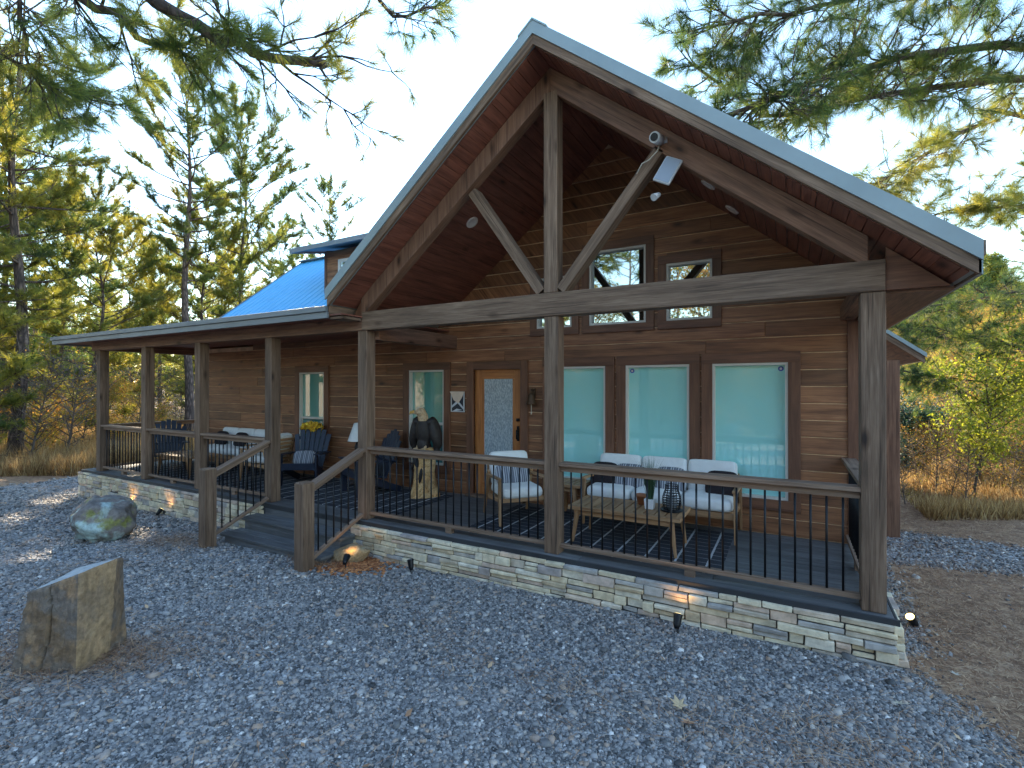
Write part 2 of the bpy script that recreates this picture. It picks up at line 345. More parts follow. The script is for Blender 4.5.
    def cushion(s, c, size, R_=None, r=None, mi=0, puff=.22):
        """soft box; size = half extents, R_ = rotation matrix"""
        c = Vector(c); R_ = R_ or Matrix.Identity(3); e = puff
        sg = lambda v, k: math.copysign(abs(v) ** k, v)
        def fn(u, v):
            th = (u * 2 - 1) * math.pi; ph = (v - .5) * math.pi
            p = Vector((sg(math.cos(ph), e * .8) * sg(math.cos(th), e), sg(math.cos(ph), e * .8) * sg(math.sin(th), e), sg(math.sin(ph), .75)))
            k = 1 - (.28 if puff > .3 else .1) * (abs(p.x) ** 4 + abs(p.y) ** 4) * .5
            p = Vector((p.x * size[0], p.y * size[1], p.z * size[2] * k))
            return c + R_ @ p
        s.grid(28, 14, fn, r, mi)
    def build(s, name, mats, parent=None, bevel=0, seg=2, merge=False):
        me = bpy.data.meshes.new(name); me.from_pydata([tuple(v) for v in s.v], [], s.f)
        mats = mats if isinstance(mats, (list, tuple)) else [mats]
        for m in mats: me.materials.append(M[m] if isinstance(m, str) else m)
        uvl = me.uv_layers.new(name='UVMap'); flat = [c for u in s.uv for q in u for c in q]; uvl.data.foreach_set('uv', flat)
        me.polygons.foreach_set('material_index', s.mi); me.polygons.foreach_set('use_smooth', s.sm)
        a = me.attributes.new('rnd', 'FLOAT', 'FACE'); a.data.foreach_set('value', s.rn)
        me.update(); o = bpy.data.objects.new(name, me); COL.objects.link(o)
        if parent: o.parent = parent
        if bevel:
            b = o.modifiers.new('bevel', 'BEVEL'); b.width = bevel; b.segments = seg; b.limit_method = 'ANGLE'
        return o
def npmesh(name, V, F, mat, rnd=None, parent=None, smooth=False):
    """V (n,3), F (m,k) arrays of equal sized faces, rnd per vertex"""
    me = bpy.data.meshes.new(name); n, m, k = len(V), len(F), F.shape[1]
    me.vertices.add(n); me.vertices.foreach_set('co', V.astype(np.float32).ravel())
    me.loops.add(m * k); me.loops.foreach_set('vertex_index', F.astype(np.int32).ravel())
    me.polygons.add(m); me.polygons.foreach_set('loop_start', np.arange(0, m * k, k, dtype=np.int32))
    if smooth: me.polygons.foreach_set('use_smooth', np.ones(m, bool))
    me.update(calc_edges=True)
    if rnd is not None:
        a = me.attributes.new('rnd', 'FLOAT', 'POINT'); a.data.foreach_set('value', rnd.astype(np.float32))
    me.materials.append(M[mat]); o = bpy.data.objects.new(name, me); COL.objects.link(o)
    if parent: o.parent = parent
    return o
def tag(o, label=None, cat=None, group=None, kind=None):
    if label: o['label'] = label
    if cat: o['category'] = cat
    if group: o['group'] = group
    if kind: o['kind'] = kind
    return o
def empty(name, loc=(0, 0, 0), rz=0, **k):
    o = bpy.data.objects.new(name, None); COL.objects.link(o); o.location = loc; o.rotation_euler = (0, 0, rz); o.empty_display_size = .1
    return tag(o, **k)
def dup(root, loc=None, rz=None, label=None, group=None, scale=None):
    r = root.copy(); COL.objects.link(r)
    if loc is not None: r.location = loc
    if rz is not None: r.rotation_euler = (0, 0, rz)
    if scale is not None: r.scale = (scale,) * 3 if not hasattr(scale, '__len__') else scale
    if label: r['label'] = label
    if group: r['group'] = group
    for ch in [c for c in root.children]:
        c = ch.copy(); COL.objects.link(c); c.parent = r
        for g in [q for q in ch.children]:
            d = g.copy(); COL.objects.link(d); d.parent = c
    return r

# ---------------------------------------------------------------- ground
def smooth(a, b, x):
    t = np.clip((x - a) / (b - a), 0, 1); return t * t * (3 - 2 * t)
def gz(x, y):
    x = np.asarray(x, float); y = np.asarray(y, float)
    z = -.375 + .0165 * np.clip(x, -30, 4) + .07 * np.clip(-y, 0, 5)
    z = z + smooth(8, 60, x * .62 + y * .78 + 1) * 6.5 * smooth(-16, 6, x) * smooth(-10, 10, y)     # wooded hillside behind and to the right
    z = z + smooth(25, 70, -x) * 1.0 + smooth(10, 40, -y) * 5
    z = z + .03 * np.sin(x * 1.3 + 1) * np.sin(y * 1.1) * (1 - np.exp(-((y + .6) / 2) ** 2))
    return z
def gmask(x, y):
    """1 where gravel lies"""
    x = np.asarray(x, float); y = np.asarray(y, float)
    left = smooth(-17.5, -15.5, x + .25 * y)
    rt = 1 - smooth(.55, 1.35, x + .25 * (y + .6) * (y < .2) )               # brown needle strip beside the porch
    path = smooth(2.2, 2.9, y - .15 * x) * (1 - smooth(4.4, 5.2, y + .3 * x)) * (1 - smooth(5, 7, x))
    front = smooth(1.0, 1.8, -y - .1 * x + .2) * smooth(.5, 1.5, x)          # gravel of the yard in front of it
    return np.clip(np.maximum(left * rt, path * (x > .6)) + front * .75, 0, 1) * smooth(-16, -12, y)
def axis(lo, hi, near, fine, coarse):
    a = [near[0]]
    while a[-1] < near[1]: a.append(a[-1] + fine)
    s = fine
    while a[-1] < hi: s *= 1.22; a.append(a[-1] + min(s, coarse))
    s = fine
    while a[0] > lo: s *= 1.22; a.insert(0, a[0] - min(s, coarse))
    return np.array(a)
xs = axis(-220, 220, (-17, 6), .22, 12); ys = axis(-160, 260, (-6, 7), .22, 12)
X, Y = np.meshgrid(xs, ys); Z = gz(X, Y)
V = np.stack([X.ravel(), Y.ravel(), Z.ravel()], 1); nx, ny = len(xs), len(ys)
I = (np.arange(ny - 1)[:, None] * nx + np.arange(nx - 1)[None]).ravel()
F = np.stack([I, I + 1, I + nx + 1, I + nx], 1)
ground = npmesh('ground', V, F, 'ground', smooth=True); tag(ground, 'gravel yard running into brown leaf littered woodland floor', kind='structure')
a = ground.data.attributes.new('gravel', 'FLOAT', 'POINT'); a.data.foreach_set('value', gmask(X, Y).ravel().astype(np.float32))

def inporch(x, y): return ((x > -13.4) & (x < .78) & (y > -.12)) | ((x > -7.15) & (x < -4.95) & (y > -.62) & (y < 0))
def stones(name, x, y, size, flat, mat, rnd, lift=.25):
    n = len(x); c = np.array([[-1, -1, -1], [1, -1, -1], [1, 1, -1], [-1, 1, -1], [-1, -1, 1], [1, -1, 1], [1, 1, 1], [-1, 1, 1]], float)
    P = c[None] * (1 + rng.uniform(-.38, .25, (n, 8, 3))); P[:, 4:, :2] *= rng.uniform(.45, .9, (n, 1, 1))
    P *= (size[:, None] * np.stack([rng.uniform(.7, 1.3, n), rng.uniform(.6, 1, n), rng.uniform(flat[0], flat[1], n)], 1))[:, None]
    ax = rng.normal(size=(n, 3)); ax[:, 2] *= 1.6; ax /= np.linalg.norm(ax, axis=1, keepdims=True); an = rng.uniform(-.7, .7, n)
    az = rng.uniform(0, 6.28, n)
    def rot(P, ax, an):
        k = ax[:, None]; c_ = np.cos(an)[:, None, None]; s_ = np.sin(an)[:, None, None]
        return P * c_ + np.cross(np.broadcast_to(k, P.shape), P) * s_ + k * (P * k).sum(-1, keepdims=True) * (1 - c_)
    P = rot(P, np.tile([0, 0, 1.], (n, 1)), az); P = rot(P, ax, an)
    P += np.stack([x, y, gz(x, y) + size * lift], 1)[:, None]
    Fq = np.array([[0, 3, 2, 1], [4, 5, 6, 7], [0, 1, 5, 4], [1, 2, 6, 5], [2, 3, 7, 6], [3, 0, 4, 7]])
    F = (Fq[None] + np.arange(n)[:, None, None] * 8).reshape(-1, 4)
    return npmesh(name, P.reshape(-1, 3), F, mat, np.repeat(rnd, 8))
fw = np.array([-.4896, .872]); rt_ = np.array([.872, .4896])
def scatter(n, t0, t1, side=1.35, p=1.0):
    t = t0 + (t1 - t0) * rng.random(n) ** p; s_ = (rng.random(n) * 2 - 1) * side * t
    return t * fw[0] + s_ * rt_[0], -4.8 + t * fw[1] + s_ * rt_[1], t
gx, gy, gt = [], [], []
for (n, t0, t1) in ((105000, 1.9, 3.4), (125000, 3.3, 6), (80000, 5.8, 11), (36000, 10.5, 17)):
    x, y, t = scatter(n, t0, t1, 1.15, .75); gx.append(x); gy.append(y); gt.append(t)
x, y, t = map(np.concatenate, (gx, gy, gt))
k = (~inporch(x, y)) & (gmask(x, y) + rng.normal(0, .18, len(x)) > .5); x, y, t = x[k], y[k], t[k]
size = (.0052 + .00092 * t) * np.exp(rng.normal(0, .38, len(x))); rnd = np.clip(rng.beta(2.2, 2.6, len(x)) + (rng.random(len(x)) > .95) * .35, 0, 1)
g = stones('gravel', x, y, size, (.35, .8), 'gravel', rnd); tag(g, 'blue grey crushed gravel covering the yard', 'gravel', kind='stuff')
print('gravel', len(x))
def needles_on_ground(name, x, y, L, wd, mat, lab, cat, lift=.012):
    n = len(x); az = rng.uniform(0, 6.28, n); d = np.stack([np.cos(az), np.sin(az), rng.uniform(-.1, .3, n)], 1) * L[:, None]
    s_ = np.stack([-np.sin(az), np.cos(az), 0 * az], 1) * wd[:, None]; c = np.stack([x, y, gz(x, y) + lift + rng.random(n) * lift * 1.5], 1)
    V = np.stack([c - d / 2 - s_, c - d / 2 + s_, c + d / 2 + s_ * .6, c + d / 2 - s_ * .6], 1).reshape(-1, 3)
    F = np.arange(n * 4).reshape(-1, 4); o = npmesh(name, V, F, mat, np.repeat(rng.random(n), 4)); return tag(o, lab, cat, kind='stuff')
x, y, t = scatter(150000, 2.0, 11, 1.2, .8)
k = (~inporch(x, y)) & (1 - gmask(x, y) + rng.normal(0, .2, len(x)) > .45) & (x > .3); x, y, t = x[k], y[k], t[k]
needles_on_ground('needle_litter', x, y, rng.uniform(.02, .09, len(x)), .0016 + .0009 * rng.random(len(x)) * t / 2, 'litter', 'brown pine needles and chips strewn beside the porch end', 'pine straw', .014)
x1, y1, t1 = scatter(34000, 2.2, 12, 1.1, .8); nn = np.array([noise.noise((a_ * .8, b_ * .8, 3.3)) for a_, b_ in zip(x1, y1)])
k = (~inporch(x1, y1)) & (nn + rng.normal(0, .12, len(nn)) > .1); x1, y1 = x1[k], y1[k]
cl = [(-4.75, -3.35, .38, 1500), (-5.2, -.45, .22, 2600), (-7.6, -1.0, .3, 900), (-4.3, -3.0, .25, 700), (.2, -1.6, .5, 700)]
for (cx, cy_, r_, n_) in cl: x1 = np.append(x1, rng.normal(cx, r_, n_)); y1 = np.append(y1, rng.normal(cy_, r_ * .7, n_))
k = ~inporch(x1, y1); x1, y1 = x1[k], y1[k]
needles_on_ground('pine_straw', x1, y1, rng.uniform(.05, .14, len(x1)), rng.uniform(.0012, .0022, len(x1)), 'litter', 'reddish pine straw lying in tufts on the gravel', 'pine straw', .022)
x2 = rng.normal(-4.78, .22, 1800); y2 = rng.normal(-.42, .16, 1800); k = (~inporch(x2, y2)); x2, y2 = x2[k], y2[k]
g = stones('orange_mulch', x2, y2, rng.uniform(.012, .026, len(x2)), (.2, .4), 'mulch', rng.random(len(x2)), 1.0); tag(g, 'orange bark mulch heaped beside the steps', 'mulch', kind='stuff')

x3, y3, t3 = scatter(1500, 2.1, 12, 1.15, .8); k = (~inporch(x3, y3)) & ((rng.random(len(x3)) < .16) | ((x3 > .8) & (rng.random(len(x3)) < .6))); x3, y3 = x3[k], y3[k]; n3 = len(x3)
az = rng.uniform(0, 6.28, n3); sz = rng.uniform(.012, .032, n3)[:, None]; c3 = np.stack([x3, y3, gz(x3, y3) + .022], 1); da = np.stack([np.cos(az), np.sin(az), rng.uniform(-.3, .5, n3)], 1) * sz; dc = np.stack([-np.sin(az), np.cos(az), rng.uniform(-.4, .4, n3)], 1) * sz * .55
ll = npmesh('leaf_litter', np.stack([c3 - da, c3 - dc, c3 + da + [0, 0, .004], c3 + dc], 1).reshape(-1, 3), np.arange(n3 * 4).reshape(-1, 4), 'litter', np.repeat(.4 + .6 * rng.random(n3), 4)); tag(ll, 'small dry brown leaves scattered over gravel and litter', 'dead leaves', kind='stuff')
# ---------------------------------------------------------------- house
house = empty('log_cabin', (0, 0, 0), label='brown timber cabin with a gabled porch on a pale stone base', cat='house')
CX, APEX, SL = -2.23, 5.2, .8            # gable centre, underside of the rake at the apex, slope
WY = 1.98
XR, XL = .68, -12.3
# openings on the front wall: x0,x1,z0,z1
OPEN = {'A': (-8.80, -8.05, .44, 2.06), 'B': (-5.87, -5.10, .44, 2.06), 'D': (-4.50, -3.63, 0, 2.05),
        '1': (-3.12, -2.27, .42, 2.07), '2': (-1.98, -1.14, .42, 2.07), '3': (-.86, -.02, .42, 2.07),
        'U1': (-2.51, -1.70, 2.65, 3.71), 'U2': (-1.43, -.86, 2.65, 3.41), 'U3': (-3.35, -2.78, 2.65, 3.41)}
def roofz(x): return APEX - SL * abs(x - CX)
wm = MB(); ch = MB(); row = .198; z = 0.0; FR = WY - .035; EDGE_F = WY - .02
while z < 5.2:
    z0, z1 = z + .007, z + row - .007
    def xr(zz):
        if zz < 2.62: return XL, XR
        h = (APEX - zz) / SL; return CX - h, CX + h
    if z >= 2.6 and z0 >= 5.15: break
    xa0, xb0 = xr(z0); xa1, xb1 = xr(min(z1, 5.18)); xb0 = min(xb0, XR); xb1 = min(xb1, XR)
    if z > 2.6: xa0 = max(xa0, -6); xa1 = max(xa1, -6)
    rects = [(xa0, xb0, z0, min(z1, 5.18))]
    for (o0, o1, p0, p1) in OPEN.values():
        out = []
        for (a0, a1, b0, b1) in rects:
            if o1 <= a0 or o0 >= a1 or p1 <= b0 or p0 >= b1: out.append((a0, a1, b0, b1)); continue
            if a0 < o0: out.append((a0, o0, b0, b1))
            if o1 < a1: out.append((o1, a1, b0, b1))
            if b1 > p1: out.append((max(a0, o0), min(a1, o1), p1, b1))
            if b0 < p0: out.append((max(a0, o0), min(a1, o1), b0, p0))
        rects = out
    for (a0, a1, b0, b1) in rects:
        xx = a0
        while xx < a1 - 1e-4:
            e = min(a1, xx + random.uniform(1.1, 3.4))
            if a1 - e < .4: e = a1
            l0, r0 = xx, e; l1, r1 = xx, e
            if xx == xa0: l1 = max(xx, xa1 + 0)
            if e == xb0 and xb1 < xb0: r1 = xb1
            dd = random.uniform(-.002, .002); ov = .006
            if l1 < r1: wm.hexa([(l0 + .001, FR + dd, b0), (r0 - .001, FR + dd, b0), (r0 - .001, WY, b0), (l0 + .001, WY, b0),
                     (l1 + .001, FR + dd + ov, b1), (r1 - .001, FR + dd + ov, b1), (r1 - .001, WY, b1), (l1 + .001, WY, b1)], 0)
            xx = e
    z += row
wall = wm.build('wall', 'siding', house, .004, 1)
# pale backing in strips around openings: row gaps painted as light-catching board edges
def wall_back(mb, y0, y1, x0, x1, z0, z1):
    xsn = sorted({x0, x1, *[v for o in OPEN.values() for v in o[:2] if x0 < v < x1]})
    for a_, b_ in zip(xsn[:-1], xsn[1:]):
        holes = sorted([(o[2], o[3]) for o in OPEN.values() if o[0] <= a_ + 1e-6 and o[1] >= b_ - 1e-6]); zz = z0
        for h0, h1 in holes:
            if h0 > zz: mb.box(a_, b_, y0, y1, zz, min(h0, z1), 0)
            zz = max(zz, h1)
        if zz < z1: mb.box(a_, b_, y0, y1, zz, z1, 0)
wall_back(ch, EDGE_F, WY + .12, XL, XR, -.02, 2.66)
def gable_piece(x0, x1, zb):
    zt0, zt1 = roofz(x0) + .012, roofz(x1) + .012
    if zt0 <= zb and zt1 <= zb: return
    ch.prism([(x0, EDGE_F, zb), (x1, EDGE_F, zb), (x1, EDGE_F, max(zt1, zb + .001)), (x0, EDGE_F, max(zt0, zb + .001))], (0, .14, 0), 0)
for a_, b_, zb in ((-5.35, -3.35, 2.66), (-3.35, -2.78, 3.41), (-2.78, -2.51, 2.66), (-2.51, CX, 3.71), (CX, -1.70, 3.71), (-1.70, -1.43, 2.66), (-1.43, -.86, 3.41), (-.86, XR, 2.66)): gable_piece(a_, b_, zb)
ch.build('lit_edge_strips', 'lit_edge', wall)
# body behind: side and back walls, inner floor
sd = MB()
sd.box(XR - .1, XR - .0, WY + .12, 9.0, -.4, 2.9, L=1); sd.box(XL, XL + .1, WY + .12, 8.0, -.5, 3.0, L=1); sd.box(XL, XR, 8.0, 8.1, -.4, 3.0, L=0)
sd.prism([(XL, 2.1, 3.0), (XL, 5, 5.35), (XL, 7.9, 3.0)], (.1, 0, 0))
sd.build('side_wall', 'siding', house)
# soffit returns and trims on the front wall
t = MB()
t.box(XR - .11, XR + .012, WY - .055, WY + .05, 0, 2.62); t.build('corner_trim', 'trim', house, .004); t = MB(); t.box(XL - .012, XL + .1, WY - .055, WY + .05, 0, 2.72)
t.build('corner_trim', 'trim', house, .004)
def window(key, pane, mid=None, sticker=None, fw_=.03, trim=.13, sill=True):
    x0, x1, z0, z1 = OPEN[key]; wr = MB(); T0 = WY - .06
    for (a_, b_, c_, d_) in ((x0 - trim, x1 + trim, z1, z1 + trim), (x0 - trim, x0, z0, z1), (x1, x1 + trim, z0, z1), (x0 - trim, x1 + trim, z0 - trim, z0)):
        wr.box(a_, b_, T0, WY - .02, c_, d_)
    win = wr.build('window', 'trim', house, .004)
    fr = MB()
    for (a_, b_, c_, d_) in ((x0, x1, z1 - fw_, z1), (x0, x1, z0, z0 + fw_), (x0, x0 + fw_, z0 + fw_, z1 - fw_), (x1 - fw_, x1, z0 + fw_, z1 - fw_)):
        fr.box(a_, b_, WY - .045, WY + .06, c_, d_)
    if mid: fr.box(x0 + fw_, x1 - fw_, WY - .035, WY + .05, mid - .02, mid + .02)
    fr.build('frame', 'white_frame', win)
    pn = MB(); pn.box(x0 + fw_, x1 - fw_, WY + .02, WY + .03, (mid + .02 if mid else z0 + fw_), z1 - fw_); pn.build('pane', pane, win)
    if mid:
        pn = MB(); pn.box(x0 + fw_, x1 - fw_, WY + .028, WY + .038, z0 + fw_, mid - .02); pn.build('pane', 'screen_glass', win)
    if sticker:
        st = MB(); cx_ = x0 + .075 if sticker < 0 else x1 - .075; cz_ = z1 - .075
        st.prism([(cx_ + .032 * math.cos(k * math.pi / 4 + .39), WY + .017, cz_ + .032 * math.sin(k * math.pi / 4 + .39)) for k in range(8)], (0, .002, 0))
        st.prism([(cx_ + .015 * math.cos(k * math.pi / 4), WY + .0145, cz_ + .015 * math.sin(k * math.pi / 4)) for k in range(8)], (0, .002, 0), mi=1)
        st.build('sticker', ['sticker', 'white_frame'], win)
    return win
window('A', 'green_glass', 1.14); window('B', 'green_glass', 1.14)
window('1', 'teal_glass'); window('2', 'teal_glass', sticker=-1); window('3', 'teal_glass', sticker=1)
window('U1', 'dark_glass', trim=.11); window('U2', 'dark_glass', trim=.11); window('U3', 'dark_glass', trim=.11)
# door
x0, x1, z0, z1 = OPEN['D']; d = MB()
for (a_, b_, c_, e_) in ((x0, x0 + .13, .03, z1), (x1 - .13, x1, .03, z1), (x0 + .13, x1 - .13, z1 - .15, z1), (x0 + .13, x1 - .13, .03, .24)): d.box(a_, b_, WY, WY + .045, c_, e_)
for (a_, b_, c_, e_) in ((x0 + .13, x0 + .17, .24, z1 - .15), (x1 - .17, x1 - .13, .24, z1 - .15)): d.box(a_, b_, WY + .006, WY + .04, c_, e_)
door = d.build('door', 'door', house, .004)
g = MB(); g.box(x0 + .17, x1 - .17, WY + .015, WY + .03, .24, z1 - .15); g.build('glass', 'ripple', door)
h = MB(); h.box(x1 - .085, x1 - .045, WY - .012, WY, .93, 1.16); h.tube([(x1 - .065, WY - .01, 1.1), (x1 - .065, WY - .06, 1.1), (x1 - .065, WY - .06, .97), (x1 - .065, WY - .01, .95)], .011); h.lathe([(0, -.02), (.03, -.02), (.03, .02), (0, .02)], (x1 - .065, WY - .012, 1.26), 12); h.build('handle', 'black', door)
df = MB()
for (a_, b_, c_, e_) in ((x0 - .13, x0, 0, z1 + .13), (x1, x1 + .13, 0, z1 + .13), (x0, x1, z1, z1 + .13)): df.box(a_, b_, WY - .062, WY + .1, c_, e_)
df.build('door_frame', 'trim', house, .004)
th = MB(); th.box(x0 - .1, x1 + .1, WY - .16, WY + .05, 0.001, .035); th.build('threshold', 'timber', house, .004)

# deck
dk = MB(); y = -.04
while y < WY - .05:
    xx = -13.25
    while xx < .70:
        e = min(.70, xx + random.uniform(3, 4.8)); e = .70 if .70 - e < .6 else e
        dk.box(xx + .002, e - .002, y, min(y + .136, WY - .03), -.028, 0); xx = e
    y += .142
deck = dk.build('deck', 'deck', house, .003, 1)
de = MB(); de.box(-13.28, .73, -.06, -.041, -.07, -.002); de.box(.702, .72, -.04, WY, -.07, -.002); de.box(-13.27, -13.252, -.04, WY, -.07, -.002); de.build('deck_edge', 'deck_edge', deck, .003)
db = MB(); db.box(-13.2, .64, -.02, WY, -.55, -.035); db.build('deck_skirt', plain('dark_skirt', (.03, .03, .03), .9), deck)
# ledgestone base
def ledge(mb, A, B, nrm, ztop, zbotf, skip=None):
    A = Vector(A); B = Vector(B); L = (B - A).length; u = (B - A) / L; nrm = Vector(nrm); z = ztop
    while z > -.75:
        h = random.choice((.05, .06, .075, .09, .11, .07)); s_ = -random.random() * .2
        while s_ < L:
            ln = random.uniform(.11, .38) * (1.3 if h < .07 else .9); a_, b_ = max(s_, 0), min(s_ + ln, L); s_ += ln
            if b_ - a_ < .03: continue
            zg = zbotf((A + u * (a_ + b_) / 2).x, (A + u * (a_ + b_) / 2).y) - .05
            if z < zg: continue
            hh = h
            pieces = [(z - hh, z)]
            if h > .078 and random.random() < .4: pieces = [(z - hh, z - hh / 2), (z - hh / 2, z)]
            for (p0, p1) in pieces:
                d_ = random.uniform(.018, .068); j = lambda k=.004: random.uniform(-k, k); gp = .0045; P = []
                for (zz, sgn) in ((p0 + gp, 1), (p1 - gp, -1)):
                    for (q, dep) in ((a_ + gp, d_), (b_ - gp, d_), (b_ - gp, -.03), (a_ + gp, -.03)):
                        p = A + u * (q + j()) + nrm * (dep + j(.006)); P.append((p.x, p.y, zz + j(.004)))
                fl = u.cross(nrm).z > 0
                if fl: P = [P[1], P[0], P[3], P[2], P[5], P[4], P[7], P[6]]
                mb.hexa(P)
        z -= h
st = MB(); zb = lambda x, y: float(gz(x, y))
ledge(st, (-13.27, -.06, 0), (-6.98, -.06, 0), (0, -1, 0), -.045, zb)
ledge(st, (-13.27, -.1, 0), (-13.27, 2.0, 0), (-1, 0, 0), -.045, zb); st.build('stone_base', 'stone', house, .006, 2); st = MB()
ledge(st, (-5.08, -.06, 0), (.72, -.06, 0), (0, -1, 0), -.045, zb)
ledge(st, (.72, -.1, 0), (.72, 2.0, 0), (1, 0, 0), -.045, zb)
ledge(st, (-5.08, -.1, 0), (-5.08, .02, 0), (-1, 0, 0), -.045, zb)
st.build('stone_base', 'stone', house, .006, 2)
bk = MB(); bk.box(-13.26, -6.98, -.075, -.03, -.9, -.075); bk.box(-5.06, .70, -.075, -.03, -.9, -.075); bk.box(.68, .73, -.02, 2, -.9, -.075); bk.build('stone_backing', plain('mortar', (.045, .043, .04), .95), house)
# steps
for k in range(2):
    s_ = MB(); zt = -.16 * (k + 1); y0 = -.04 - .3 * (k + 1)
    s_.box(-7.12, -5.0, y0 - .02, y0 + .143, zt - .035, zt); s_.box(-7.12, -5.0, y0 + .148, y0 + .30, zt - .035, zt); s_.box(-7.04, -5.04, y0, y0 + .03, zt - .30, zt - .037)
    s_.box(-7.04, -7.01, y0 + .03, -.02, zt - .3, zt - .037); s_.box(-5.07, -5.04, y0 + .03, -.02, zt - .3, zt - .037)
    s_.build('step', 'deck', house, .004)
s_ = MB(); s_.box(-7.04, -5.04, -.058, -.03, -.2, -.03); s_.build('step_riser', 'deck', house, .003)

# posts
PX = [-12.65, -10.79, -8.95, -7.0, -5.0, -2.22, .575]; PW = .165
for x in PX:
    p = MB(); p.box(x - PW / 2, x + PW / 2, 0.002, PW, 0.001, 2.53, L=2); p.build('porch_post', 'timber', house, .009)
p = MB(); p.box(1.2, 1.36, 4.0, 4.16, -.7, 2.15, L=2); p.build('porch_post', 'timber_brown', house, .009)
# beams
b = MB(); b.box(-5.0, .655, -.012, .15, 2.532, 2.78, L=0); b.build('gable_beam', 'timber', house, .008)
b = MB(); b.box(-12.95, -5.002, .0, .15, 2.532, 2.70, L=0); b.build('eave_beam', 'timber_brown', house, .008)
b = MB(); b.box(.50, .64, .152, WY - .03, 2.532, 2.70, L=1); b.build('side_beam', 'timber_brown', house, .008)
b = MB(); b.box(-4.98, -4.84, .152, WY - .03, 2.41, 2.62, L=1); b.build('side_beam', 'timber_brown', house, .008)
b = MB(); b.box(-12.72, -12.58, .152, WY + 6, 2.532, 2.70, L=1); b.build('side_beam', 'timber_brown', house, .008)
# truss
k = MB(); k.box(CX - .075, CX + .085, -.004, .15, 2.782, 4.93, L=2); k.build('king_post', 'timber', house, .008)
RD = .2
for sgn in (-1, 1):
    xo = .545 if sgn > 0 else -5.02
    P0 = Vector((CX + sgn * .0, 0, APEX - .0)); pts = []
    xe = xo
    r_ = MB(); r_.prism([(CX, .0, APEX - .005), (CX, .0, APEX - .005 - RD * 1.28), (xe, .0, roofz(xe) - .005 - RD * 1.28), (xe, .0, roofz(xe) - .005)] if sgn < 0 else
                        [(CX + .001, .0, APEX - .005), (xe, .0, roofz(xe) - .005), (xe, .0, roofz(xe) - .005 - RD * 1.28), (CX + .001, .0, APEX - .005 - RD * 1.28)], (0, .14, 0))
    rf = r_.build('rafter', 'timber_brown', house, .007)
s_ = MB(); s_.beam((CX - .115, .075, 2.80), (-3.24, .075, 4.06), .11, .15, up=(0, 1, 0)); s_.build('strut', 'timber', house, .007)
s_ = MB(); s_.beam((CX + .115, .075, 2.80), (-1.08, .075, 4.06), .11, .15, up=(0, 1, 0)); s_.build('strut', 'timber', house, .007)
# gable ends closing
c = MB(); c.prism([(.66, .02, 2.54), (1.05, .02, 2.54), (.66, .02, roofz(.66) - .01)], (0, .05, 0)); c.build('gable_filler', 'trim', house)
c = MB(); c.prism([(-5.03, .02, 2.70), (-5.03, .02, roofz(-5.03) - .01), (-5.2, .02, 2.70)], (0, .05, 0)); c.build('gable_filler', 'trim', house)
c = MB(); c.box(.66, 1.08, .08, 8.6, 2.515, 2.54, L=1); c.build('soffit', 'timber_brown', house)
# vaulted ceiling boards
YF, YB = -.37, 5.0
cl_ = MB()
for sgn in (-1, 1):
    hw = 3.3 if sgn > 0 else 2.95; y = YF + .03
    n = 0; dx = 0
    while dx < hw - .001:
        e = min(hw, dx + .105); xa, xb = CX + sgn * dx, CX + sgn * e; g_ = .003
        za, zb_ = APEX - SL * (dx + g_), APEX - SL * (e - g_)
        P = [(CX + sgn * (dx + g_), y, za), (CX + sgn * (dx + g_), WY + .2, za), (CX + sgn * (e - g_), WY + .2, zb_), (CX + sgn * (e - g_), y, zb_)]
        P = P + [(p[0], p[1], p[2] + .02) for p in P]
        if sgn < 0: P = [P[3], P[2], P[1], P[0], P[7], P[6], P[5], P[4]]
        cl_.hexa(P, 0); dx = e
cl_.build('gable_ceiling', 'soffit', house)
# main gable roof skins and rakes
rf = MB()
def slab(mb, P, th, mi=0, r=None):
    P = [Vector(p) for p in P]; mb.hexa(P + [p + Vector((0, 0, th)) for p in P], r=r, mi=mi)
TH = .19
for sgn in (-1, 1):
    hw = 3.36 if sgn > 0 else 3.0
    P = [(CX, YF, APEX + .022), (CX + sgn * hw, YF, APEX + .022 - SL * hw), (CX + sgn * hw, YB + 4 * (sgn > 0), APEX + .022 - SL * hw), (CX, YB + 4 * (sgn > 0), APEX + .022)]
    if sgn < 0: P = [P[1], P[0], P[3], P[2]]
    slab(rf, P, TH - .03)
